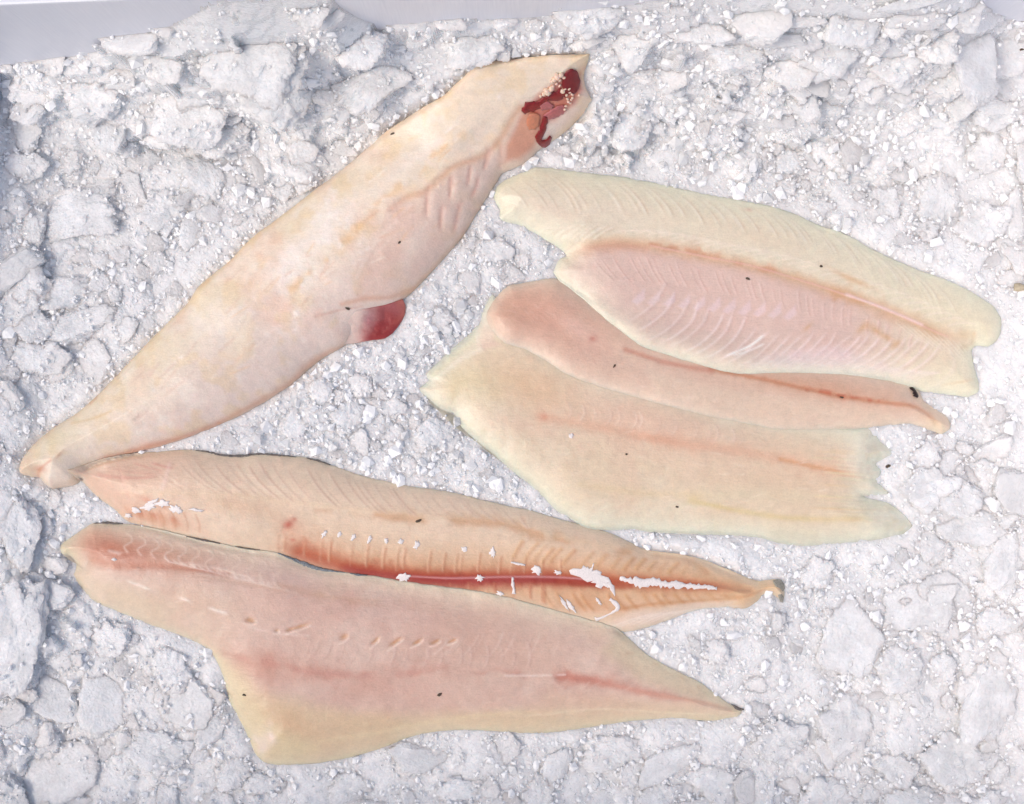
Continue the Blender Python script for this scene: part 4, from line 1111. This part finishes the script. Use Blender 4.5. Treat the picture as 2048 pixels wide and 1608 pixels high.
# ------------------------------------------------------------------ 6. the ribbed top fillet
SEAMT = [(1134, 506), (1168, 494), (1230, 486), (1300, 493), (1400, 513), (1500, 533), (1600, 562), (1680, 588), (1760, 617), (1830, 648), (1890, 674), (1942, 690)]
def paint_top(p):
    x, y = p.x, p.y
    top = O['top']['T']; bot = O['top']['B']
    sm = resample(SEAMT, 60)
    d, u = pdist(x, y, sm)
    yy = np.interp(x, sm[:, 0], sm[:, 1])
    below = ss(-6, 20, y - yy) * ss(1080, 1160, x)
    p.mix(.85 * below * ss(1950, 1700, x), (219, 188, 176))
    p.mix(.3 * below * ss(1950, 1700, x), (216, 178, 164))
    p.mix(.55 * ss(1650, 1900, x), (224, 212, 180))
    p.blob(1200, 420, 160, 36, 14, (225, 208, 188), .5); p.blob(1100, 425, 60, 18, 18, (226, 200, 180), .5)
    p.blob(1500, 470, 200, 30, 16, (222, 200, 174), .4)
    # seam groove
    p.stroke(SEAMT, 15, (212, 158, 112), .6, -7, .35)
    p.stroke([(1300, 490), (1400, 508), (1470, 526), (1560, 548)], 7, (198, 118, 76), .5, -1, .6, dash=22)
    p.stroke([(1560, 552), (1640, 576), (1720, 604), (1800, 638), (1880, 672)], 10, (206, 150, 92), .5, 0, .5, dash=50)
    p.stroke(SEAMT[3:11], 2, (226, 178, 160), .75, 2, .2)
    p.stroke([(1690, 590), (1740, 608), (1790, 628), (1840, 650)], 3, (234, 204, 196), .85, 2.5, .2)
    p.stroke([(1140, 512), (1170, 500), (1230, 492), (1290, 498)], 8, (214, 158, 130), .5, -1)
    # upper flank
    p.family([(1000, 366), (1060, 350), (1140, 350), (1250, 362), (1400, 392), (1500, 410), (1600, 440), (1700, 486), (1800, 532), (1900, 580)],
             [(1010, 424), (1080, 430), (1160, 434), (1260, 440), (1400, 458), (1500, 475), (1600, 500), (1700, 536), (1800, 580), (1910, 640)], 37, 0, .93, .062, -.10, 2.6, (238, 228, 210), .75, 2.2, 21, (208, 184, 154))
    p.family([(1650, 470), (1750, 515), (1850, 560), (1940, 600)], [(1700, 560), (1800, 610), (1880, 650), (1950, 680)], 16, 0, 1, .08, -.06, 1.8, (234, 226, 198), .5, 1, 22)
    # strip just above the seam: flat forward strokes
    p.family([(1110, 462), (1180, 446), (1240, 452)], [(1060, 458), (1120, 492), (1180, 486)], 13, 0, 1, 0, .06, 2, (240, 230, 212), .75, 1.6, 23, (210, 184, 152))
    for k in range(30):
        a = 1215 + k * 23; b = float(np.interp(a, sm[:, 0], sm[:, 1])) - 14
        p.stroke([(a, b), (a + 22, b - 8), (a + 52, b - 7 - 3), (a + 74, b - 4)], 1.9, (238, 222, 204), .5, 1.2, .3, fade=.25)
    # below the seam: backward strokes, then long bright ones from the lower edge
    seam2 = [(a, b + 18) for a, b in SEAMT[1:]]
    seam3 = [(1180, 560), (1260, 570), (1400, 590), (1500, 606), (1600, 635), (1700, 665), (1800, 700), (1880, 730)]
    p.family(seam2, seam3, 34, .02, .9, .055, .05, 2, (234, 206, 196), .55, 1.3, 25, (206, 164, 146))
    r = random.Random(12)
    for k in range(25):
        a = 1240 + k * 23 + r.uniform(-3, 3)
        e = float(np.interp(a, [q[0] for q in bot], [q[1] for q in bot]))
        x1 = a + 92 + r.uniform(-8, 8); f = ss(1150, 1330, np.array(a * 1.))
        y0 = e - 8 - 4 * r.random(); y1 = e - 96 + 10 * r.random() - (20 if a < 1400 else 0)
        pts = [(a, y0), (a + 40, y0 - 22), (a + 72, y0 - 52), (x1, y1 + 6)]
        p.stroke(pts, 2.2, (240, 218, 214), r.uniform(.4, .8), 1.8, .2, fade=.2)
        p.stroke([(q[0] + 5, q[1] + 4) for q in pts], 3, (206, 164, 150), .3, -1.2, .2, fade=.2)
    for k in range(11):
        a = 1262 + k * 30; b = 604 + k * 3.2
        p.area(np.array([(a, b), (a + 26, b - 26), (a + 27, b - 6), (a + 12, b + 6)]), (228, 204, 206), .55, 3, 1)
    p.stroke([(1440, 715), (1470, 704), (1500, 690), (1528, 668)], 2.4, (252, 244, 240), .9, 2, .1, fade=.15)
    p.stroke([(1458, 712), (1490, 704), (1530, 686)], 2.0, (250, 240, 236), .7, 2, .1, fade=.15)
    p.area(np.array([(1480, 735), (1560, 705), (1680, 700), (1790, 735), (1830, 765), (1700, 748), (1560, 744)]), (226, 200, 202), .65, 16)
    for k in range(26):
        a = 1520 + k * 12
        p.stroke([(a, 742 + max(0, k - 8) * 1.4), (a + 30, 728 + k * .9), (a + 64, 712 + k * 1.3)], 1.7, (238, 216, 216), .5, 1.1, .2, fade=.2)
    for (a, b, rx, ry, an) in [(1722, 655, 16, 7, -45), (1748, 662, 14, 6, 40), (1768, 675, 14, 6, 30), (1786, 690, 12, 6, -40), (1612, 655, 14, 5, -45), (1700, 560, 50, 7, 24)]:
        p.blob(a, b, rx, ry, an, (206, 156, 92), .55, rag=.6)
    p.blob(1497, 420, 9, 4, 10, (206, 120, 90), .7)
    p.blob(1900, 700, 40, 40, 0, (224, 202, 176), .6); p.blob(1930, 745, 26, 40, 0, (224, 208, 180), .6); p.blob(1930, 670, 16, 12, 0, (206, 156, 90), .5)
    p.stroke([(1895, 700), (1905, 730), (1880, 765), (1850, 782)], 4, (232, 214, 194), .5, 2); p.stroke([(1884, 770), (1920, 764), (1950, 758)], 3, (214, 180, 130), .5, -1)
    p.stroke([(1946, 668), (1944, 690), (1925, 694)], 5, (206, 158, 96), .6, -3)
    for k in range(10):
        a = 1780 + k * 14
        p.stroke([(a, 640 + k * 4), (a + 40, 672 + k * 5), (a + 66, 690 + k * 6)], 1.6, (238, 226, 206), .4, .9, .2, fade=.25)
TOP = build_fish('top', 'fish_fillet', 420, 136, 22, 70, (224, 213, 188), paint_top, M_FLESH,
    'ribbed cream and pink fillet with a golden seam, on top of the stacked pile', 'fish fillet',
    edge_rgb=(230, 226, 200), edge_a=.75, edge_d=34, group='skinned fish fillets on the ice')

# ------------------------------------------------------------------ scraps lying on the fish and the ice
patch('dark_scrap', np.array([(1819, 775), (1826, 774), (1832, 780), (1836, 788), (1837, 793), (1834, 796), (1830, 794), (1825, 792), (1828, 789), (1824, 787), (1827, 783), (1821, 779)]), M_DARK, None, 4, 1, 2,
      label='small black and dark red scrap below the right end of the top fillet', category='scrap')
patch('leaf_scrap', np.array([(2029, 567), (2036, 566), (2046, 570), (2058, 572), (2066, 578), (2060, 584), (2046, 582), (2036, 583), (2027, 581), (2028, 574)]), M_LEAF, None, 10, -4, 2,
      label='beige dry leaf scrap on the ice at the right edge', category='leaf scrap')
specks = [(788, 273, 5, 2, -20, 'on the upper edge of the whole fish tail'), (1228, 732, 2, 4, 30, 'on the peach middle fillet'), (1493, 559, 5, 2.4, 20, 'on the top fillet just under its seam'), (1638, 534, 3, 2.4, 30, 'on the top fillet above its seam'),
          (838, 1040, 6, 3, -30, 'on the orange seamed fillet right of the blood spot'), (880, 1385, 5, 3, -30, 'on the lower half of the front fillet'), (490, 1388, 4, 2, 10, 'on the front fillet near its lower left corner'), (700, 620, 5, 2, 25, 'beside the red fin stump'),
          (803, 491, 4, 2, -50, 'on the belly side of the whole fish tail'), (1680, 795, 4, 1.8, 10, 'on the middle fillet seam'), (1353, 1013, 3, 2, 10, 'on the lower half of the yellowish fillet'), (1252, 908, 2.5, 2, 0, 'on the middle of the yellowish fillet'),
          (736, 213, 3, 2.4, 0, 'on the white lump above the whole fish tail'), (747, 208, 2.4, 2, 0, 'right of another on the lump above the fish tail'), (1776, 932, 5, 2, -40, 'on the ice at the frayed end of the yellowish fillet'), (2041, 102, 4, 3, 0, 'on the ice in the upper right corner')]
for k, (a, b, r1, r2, an, wh) in enumerate(specks):
    o_ = patch('grit_speck', star(a, b, r1, r2, an, 100 + k, .25, 9), M_DIRT, None, 2.2, 1 if 'ice' not in wh and 'lump' not in wh else -14, .4, label='tiny dark speck of grit ' + wh, category='speck', group='dark specks of grit')

# ------------------------------------------------------------------ ice: shapes of the pieces
def ice_shape(sub, kind, seed, grit):
    v, f = ico(sub)
    r = np.random.default_rng(seed)
    d = v / np.linalg.norm(v, axis=1)[:, None]
    n = {'lump': 16, 'shard': 13}.get(kind, 12)
    N = r.normal(size=(n, 3)); N[:, 2] *= .35 if kind != 'lump' else .7; N /= np.linalg.norm(N, axis=1)[:, None]
    N = np.vstack([N, [[0.08, 0.05, 1], [-.05, .08, -1]]]); N /= np.linalg.norm(N, axis=1)[:, None]
    D = np.concatenate([r.uniform(.66, 1.05, n), [.66, .66]])
    q = d @ N.T
    c = np.where(q > 1e-3, D / np.maximum(q, 1e-3), 1e3)
    pw = 14 if kind == 'lump' else 40
    rad = np.minimum((np.minimum(c, 6) ** -pw).sum(1) ** (-1 / pw), 1.25)
    rad = rad * (1 + (.20 if kind == 'lump' else .08) * vnoise3(d * 2.4 + seed, seed) + (.13 if kind == 'lump' else .07) * vnoise3(d * 5 + seed, seed + 1))
    flat = {'lump': r.uniform(.40, .55), 'plate': r.uniform(.26, .36)}.get(kind, r.uniform(.36, .5))
    v = d * rad[:, None]
    v[:, 2] *= flat
    # granular crystal crust
    g = np.abs(vnoise3(v * 6.5 + 5, seed + 3)) * .4 + np.abs(vnoise3(v * 13 + 3, seed + 4)) * .4 + np.abs(vnoise3(v * 24 + 3, seed + 5)) * .25
    v = v * (1 + grit * (g[:, None] - .28) * np.array([1, 1, .9]))
    v = v * (1 + r.uniform(-1, 1, len(v)) * {6: .007, 5: .013, 4: .022}[sub])[:, None]
    if kind == 'bar':
        v[:, 1] *= .38; v[:, 2] *= 1.0
    return v, f
SHAPES = {}
for kind, n in (('lump', 6), ('plate', 5), ('shard', 4), ('bar', 2)):
    for sub, lo in ((6, 'big'), (5, 'mid'), (4, 'small')):
        SHAPES[kind, lo] = []
        for q in range(n):
            v, f = ice_shape(sub, kind, 7 * q + 31 * sub + len(kind), .22 if kind == 'lump' else .12)
            mat = M_LUMP if not (kind in ('shard', 'bar') and q % 2) else M_CLEAR
            SHAPES[kind, lo].append(mesh_from('ice_chunk', v * S, f, mat, False))

# ------------------------------------------------------------------ ice: the pieces that can be told apart
CH = []      # x, y, rx, ry, angle, kind, lift, tilt
manual = [
    (268, 66, 64, 40, 12, 'plate', 26, 25), (100, 118, 44, 40, 60, 'plate', 22, 25), (190, 182, 70, 58, 10, 'lump', 16, 5), (520, 105, 110, 98, 20, 'lump', 26, 6), (560, 185, 70, 60, 0, 'lump', 16, 6), (375, 225, 80, 70, 30, 'plate', 18, 8),
    (648, 36, 24, 36, 80, 'plate', 34, 30), (612, 22, 36, 26, 0, 'lump', 20, 8), (430, 268, 80, 44, 0, 'lump', 12, 5), (745, 160, 90, 52, -38, 'lump', 14, 5), (330, 60, 24, 18, 0, 'plate', 20, 10), (720, 96, 50, 40, 20, 'lump', 14, 5),
    (905, 46, 28, 24, 20, 'plate', 26, 15), (1010, 38, 22, 20, 0, 'plate', 26, 10), (1072, 44, 20, 18, 0, 'lump', 22, 0), (950, 84, 60, 40, 0, 'lump', 14, 5), (1180, 24, 60, 40, 10, 'lump', 26, 6), (1120, 24, 24, 12, 30, 'shard', 28, 10),
    (1262, 84, 38, 52, 30, 'plate', 24, 14), (1400, 62, 60, 34, 10, 'plate', 26, 10), (1570, 48, 74, 13, 4, 'bar', 34, 6), (1560, 82, 60, 16, 2, 'bar', 30, 4), (1690, 44, 50, 48, 0, 'plate', 36, 10), (1822, 40, 66, 22, -6, 'plate', 40, 12), (1826, 10, 72, 12, -10, 'bar', 52, 8),
    (1952, 92, 46, 110, 14, 'plate', 46, 26), (1900, 150, 54, 48, 30, 'lump', 30, 8), (1930, 190, 60, 40, -40, 'plate', 26, 10), (1795, 130, 50, 36, 0, 'lump', 22, 5), (2010, 110, 50, 40, 10, 'lump', 8, 6), (1990, 205, 60, 50, 0, 'lump', 16, 6), (1640, 105, 60, 40, 0, 'lump', 22, 4), (1480, 110, 70, 36, 5, 'lump', 20, 4),
    (1870, 402, 52, 64, 0, 'lump', 24, 4), (1965, 445, 56, 44, 0, 'lump', 18, 4), (2030, 440, 26, 74, 0, 'plate', 22, 6), (1580, 322, 46, 36, 0, 'lump', 18, 3), (1650, 418, 40, 24, 20, 'lump', 14, 4), (1810, 480, 30, 15, -8, 'shard', 14, 4),
    (1992, 850, 70, 130, 6, 'plate', 16, 5), (1936, 1050, 92, 40, 12, 'plate', 20, 10), (1860, 975, 56, 44, 10, 'lump', 14, 4), (1910, 985, 60, 40, 30, 'lump', 16, 4), (1690, 1262, 62, 92, 10, 'plate', 18, 5), (1836, 1215, 100, 66, -12, 'plate', 18, 6), (1700, 1440, 70, 76, 0, 'lump', 20, 5), (1980, 1380, 62, 88, 10, 'lump', 20, 6),
    (1915, 1520, 74, 58, 20, 'lump', 18, 4), (1790, 1330, 56, 50, 0, 'lump', 12, 4), (1990, 1240, 50, 40, 0, 'lump', 14, 4), (1780, 1530, 50, 40, 0, 'lump', 14, 4), (1900, 1180, 60, 44, 10, 'plate', 12, 5), (2010, 1100, 50, 60, 0, 'lump', 16, 4), (1560, 1480, 56, 44, 0, 'lump', 14, 4),
    (28, 1258, 66, 118, 6, 'lump', 22, 5), (212, 1402, 54, 88, -12, 'plate', 20, 7), (305, 1275, 60, 50, 10, 'lump', 14, 4), (375, 1395, 66, 56, 20, 'plate', 16, 6), (100, 1545, 110, 74, -10, 'plate', 16, 5), (468, 1538, 38, 34, 0, 'lump', 14, 3), (320, 1500, 66, 44, 10, 'lump', 14, 3), (110, 1400, 66, 56, 30, 'plate', 8, 8),
    (60, 715, 64, 48, 0, 'lump', 22, 4), (24, 1050, 50, 76, 0, 'lump', 18, 4), (70, 1180, 60, 40, 0, 'plate', 8, 5), (150, 425, 118, 56, -8, 'lump', 18, 5), (330, 420, 50, 44, 0, 'lump', 14, 4), (38, 530, 66, 34, -26, 'bar', 22, 4), (35, 330, 50, 36, 0, 'lump', 18, 4), (310, 488, 20, 24, 0, 'shard', 16, 6), (200, 520, 26, 18, 0, 'shard', 16, 6), (130, 580, 60, 32, 0, 'lump', 12, 4), (230, 590, 18, 24, 0, 'lump', 16, 4), (130, 660, 80, 40, -20, 'lump', 14, 4),
    (868, 866, 46, 48, 10, 'lump', 24, 3), (780, 812, 30, 26, 0, 'lump', 16, 4), (700, 830, 40, 44, 0, 'lump', 16, 4), (590, 850, 34, 34, 0, 'lump', 18, 4), (640, 785, 30, 34, 10, 'lump', 14, 4), (720, 770, 34, 26, 10, 'lump', 16, 4), (790, 866, 26, 20, 0, 'lump', 14, 3), (1060, 1000, 26, 26, 0, 'shard', 12, 4), (990, 500, 34, 34, 0, 'lump', 14, 3), (940, 560, 30, 26, 0, 'shard', 12, 3), (880, 640, 30, 22, 0, 'lump', 12, 3), (1020, 545, 26, 26, 0, 'plate', 12, 3), (820, 930, 24, 20, 0, 'lump', 12, 3),
    (520, 1200 + 368, 44, 34, 0, 'lump', 12, 3), (850, 1515, 80, 32, 6, 'plate', 12, 4), (1010, 1500, 40, 36, 0, 'plate', 14, 6), (1230, 1500, 70, 38, 8, 'lump', 16, 4), (1110, 1540, 34, 56, 30, 'shard', 14, 6), (1340, 1520, 70, 40, -30, 'plate', 14, 5), (920, 1580, 60, 36, 0, 'lump', 14, 3), (1420, 1560, 60, 50, 0, 'lump', 16, 4), (1080, 1590, 40, 40, 0, 'lump', 14, 4), (700, 1570, 50, 30, 0, 'lump', 12, 3), (1320, 1590, 44, 30, 0, 'lump', 16, 4),
]
for m in manual:
    CH.append(m)
def far_from_fish(x, y, r):
    a = np.linspace(0, 2 * np.pi, 14, endpoint=False)
    return samp(MASKF, x + r * np.cos(a), y + r * np.sin(a)).max() < .5 and samp(MASKF, np.array([x]), np.array([y]))[0] < .5
def ok_fish(m, f=.86):
    a = np.linspace(0, 2 * np.pi, 16, endpoint=False); t = math.radians(m[4])
    u, v = m[2] * f * np.cos(a), m[3] * f * np.sin(a)
    if m[5] == 'bar': v = v * .38 / (m[3] / m[2]) if False else v
    X = m[0] + u * math.cos(t) - v * math.sin(t); Y = m[1] + u * math.sin(t) + v * math.cos(t)
    return samp(MASKF, X, Y).max() < .35
CH = [m for m in CH if ok_fish(m)]
rr = random.Random(77)
tries = 0
while len(CH) < 294 and tries < 30000:
    tries += 1
    x, y = rr.uniform(-20, 2068), rr.uniform(20, 1630)
    if x < 1000 and y < 130: continue
    if x > 1960 and y < 90: continue
    sfac = float(region(x, y))
    r0 = rr.choice([22, 28, 34, 42, 50, 60]) * sfac * (1 if tries < 9000 else .8)
    if r0 < 14: continue
    asp = rr.uniform(.65, 1.0)
    m = (x, y, r0, r0 * asp, rr.uniform(0, 180), rr.choice(['lump', 'lump', 'lump', 'plate', 'plate', 'shard']), rr.uniform(4, 12), rr.uniform(3, 16))
    if not ok_fish(m, 1.0): continue
    if any(math.hypot(x - c[0], y - c[1]) < .66 * (r0 + min(c[2], c[3])) for c in CH): continue
    CH.append(m)

PLACES = [('tail', 'the fish tail'), ('seamed', 'the red-seamed fillet'), ('front', 'the front fillet'), ('bottom', 'the yellowish fillet'), ('middle', 'the peach fillet'), ('top', 'the ribbed fillet')]
def where(x, y):
    if y < 150 and x < 1150: return 'at the back wall left of the fish tail' if x < 560 else 'at the back wall above the fish tail'
    if y < 150: return 'heaped at the back above the ribbed fillet' if x < 1780 else 'heaped in the upper right corner'
    if y > 1490: return 'at the bottom edge under the front fillet' if x < 1300 else 'at the bottom edge right of the fillets'
    best = None
    for k, nm in PLACES:
        d, _ = pdist(np.array([x]), np.array([y]), np.vstack([POLY[k], POLY[k][:1]]))
        if best is None or d[0] < best[0]: best = (d[0], k, nm)
    d, k, nm = best
    p = POLY[k]; q = p[np.argmin((p[:, 0] - x) ** 2 + (p[:, 1] - y) ** 2)]
    dx, dy = x - q[0], y - q[1]
    dr = ('right of' if dx > 0 else 'left of') if abs(dx) > abs(dy) else ('below' if dy > 0 else 'above')
    pre = 'close ' if d < 70 else ('' if d < 190 else 'well ')
    return (pre + dr + ' ' + nm).replace('close below', 'just below').replace('close above', 'just above').replace('close left of', 'just left of').replace('close right of', 'just right of')
WORD = {'lump': 'round ice lump', 'plate': 'flat ice plate', 'shard': 'angular ice shard', 'bar': 'long ice bar'}
keys = {}
for k, m in enumerate(CH):
    sz = 'large' if m[2] > 58 else ('medium' if m[2] > 32 else 'small')
    keys.setdefault((sz, WORD[m[5]], where(m[0], m[1])), []).append(k)
ORD = ['leftmost', 'second from left', 'third from left', 'fourth from left', 'fifth from left', 'sixth from left', 'seventh from left', 'eighth from left', 'ninth from left', 'tenth from left', 'eleventh from left', 'twelfth from left']
LAB = {}
for (sz, wd_, wh), ids in keys.items():
    wh = wh.replace('at the back wall above', 'by the wall above').replace('heaped at the back above', 'heaped above')
    ids.sort(key=lambda q: CH[q][0])
    for j, q in enumerate(ids):
        LAB[q] = f'{sz} {wd_} {wh}' + ('' if len(ids) == 1 else f', {ORD[j]}' if j < len(ORD) else f', number {j + 1} from left')
CRUST = []
OCC = np.zeros((GH, GW), bool)
for k, m in enumerate(CH):
    x, y, rx, ry, an, kind, lift, tilt = m
    size = 'big' if rx > 74 else ('mid' if rx > 34 else 'small')
    lst = SHAPES[kind, size]
    me = lst[k % len(lst)]
    zz_ = heap(x + rx * .6 * np.cos(np.arange(8) * .785), y + ry * .6 * np.sin(np.arange(8) * .785))
    z = float(zz_.mean()) + lift * .12 - min((rx + ry) * .5, 60) * (.07 if kind != 'bar' else 0) - 1
    o_ = bpy.data.objects.new('ice_chunk', me); COL.objects.link(o_)
    o_.location = W(np.array(x * 1.), np.array(y * 1.), np.array(z)).tolist()
    hz = (rx + ry) * .5
    o_.scale = (rx, ry if kind != 'bar' else ry / .38, min(hz, 60) * (.72 if kind != 'bar' else 1.1))
    td = rr.uniform(0, 6.28)
    o_.rotation_euler = (math.radians(tilt) * math.cos(td) + (math.radians(20) * float(ss(190, 60, np.array(y * 1.))) if x > 1050 and x < 1900 else 0), math.radians(tilt) * math.sin(td), math.radians(-an))
    CRUST.append((x, y, rx, ry, an, kind, z, min(hz, 60) * (.45 if kind == 'lump' else .3)))
    o_['label'] = LAB[k]; o_['category'] = 'ice chunk'; o_['group'] = 'separate ice chunks on the crushed ice'
    t = math.radians(an); dx, dy = GXX - x, GYY - y
    u = (dx * math.cos(t) + dy * math.sin(t)) / rx; v = (-dx * math.sin(t) + dy * math.cos(t)) / ry
    OCC |= (u * u + v * v) < .5

# ------------------------------------------------------------------ ice: the loose grains between them
def grains():
    v1, f1 = ico(1)
    g = np.random.default_rng(3)
    lib = []
    for k in range(24):
        N = g.normal(size=(9, 3)); N /= np.linalg.norm(N, axis=1)[:, None]
        D = g.uniform(.6, 1.0, 9)
        q = v1 @ N.T
        rad = np.minimum(np.where(q > 1e-3, D / np.maximum(q, 1e-3), 9).min(1), 1.15)
        lib.append(v1 * rad[:, None] * (1 + .12 * vnoise3(v1 * 2 + k, k))[:, None])
    lib = np.array(lib)
    n = 42000
    x = g.uniform(-60, 2108, n); y = g.uniform(-40, 1650, n)
    reg = region(x, y)
    r = g.choice([2.6, 3.6, 4.6, 6, 8, 11, 14], n, p=[.27, .26, .20, .13, .08, .045, .015]) * g.uniform(.85, 1.15, n) * (1.6 - .6 * reg)
    keep = (samp(OCC.astype(float), x, y) < .5) & (g.random(n) < .6 + .6 * (1 - reg))
    keep &= samp(MASKF, x, y) < .3
    a = np.linspace(0, 2 * np.pi, 8, endpoint=False)
    for q in a:
        keep &= samp(MASKF, x + .3 * r * np.cos(q), y + .3 * r * np.sin(q)) < .6
    keep &= ~((x < 1100) & (y < 60 + 0 * x))
    x, y, r = x[keep], y[keep], r[keep]
    m = min(len(x), 15000); x, y, r = x[:m], y[:m], r[:m]
    z = heap(x, y) + g.uniform(-.75, .0, m) * r
    ex = []
    for (cx, cy, rx, ry, an, kind, zc, hz) in CRUST:
        n = int(min(40, 4 + rx * .4))
        a = g.uniform(0, 6.283, n); q = np.sqrt(g.uniform(.30, 1.15, n)); t = math.radians(an)
        u, v = rx * q * np.cos(a), ry * q * np.sin(a)
        zz = zc + hz * np.sqrt(np.clip(1 - q ** 2 * .8, 0.05, 1)) * .8
        px, py = cx + u * math.cos(t) - v * math.sin(t), cy + u * math.sin(t) + v * math.cos(t)
        ex.append(np.stack([px, py, np.where(q < 1, zz, heap(px, py)), g.uniform(2.5, 6.0, n) * (1 if rx > 30 else .8)], -1))
    ex = np.vstack(ex); ex = ex[samp(MASKF, ex[:, 0], ex[:, 1]) < .3]
    x = np.concatenate([x, ex[:, 0]]); y = np.concatenate([y, ex[:, 1]]); z = np.concatenate([z, ex[:, 2] - ex[:, 3] * .6]); r = np.concatenate([r, ex[:, 3]]); m = len(x)
    A = g.uniform(0, 2 * np.pi, (m, 3))
    ca, sa = np.cos(A), np.sin(A)
    Rz = np.zeros((m, 3, 3)); Rz[:, 0, 0] = ca[:, 0]; Rz[:, 0, 1] = -sa[:, 0]; Rz[:, 1, 0] = sa[:, 0]; Rz[:, 1, 1] = ca[:, 0]; Rz[:, 2, 2] = 1
    Rx = np.zeros((m, 3, 3)); Rx[:, 1, 1] = ca[:, 1]; Rx[:, 1, 2] = -sa[:, 1]; Rx[:, 2, 1] = sa[:, 1]; Rx[:, 2, 2] = ca[:, 1]; Rx[:, 0, 0] = 1
    Rm = Rz @ Rx
    sc_ = np.stack([g.uniform(.8, 1.25, m), g.uniform(.8, 1.25, m), g.uniform(.6, 1, m)], -1)
    P = lib[g.integers(0, 24, m)] * sc_[:, None, :]
    P = np.einsum('nij,nkj->nki', Rm, P) * (r * S)[:, None, None] + W(x, y, z)[:, None, :]
    F = f1[None] + (np.arange(m) * len(v1))[:, None, None]
    me = mesh_from('ice_grains', P.reshape(-1, 3), F.reshape(-1, 3), M_GRAIN, False)
    me.materials.append(M_FROST)
    me.polygons.foreach_set('material_index', np.repeat((g.random(m) < np.where(region(x, y) < .72, .5, .85)).astype(np.int32), len(f1)))
    link('ice_grains', me, kind='stuff', label='loose fine grains of crushed ice filling the gaps between the chunks', category='ice')
grains()
print('chunks', len(CH), 'tris', sum(sum(len(p.vertices) - 2 for p in o.data.polygons) if len(o.data.polygons) < 2000 else len(o.data.polygons) * 2 for o in sc.objects if o.type == 'MESH') // 1)
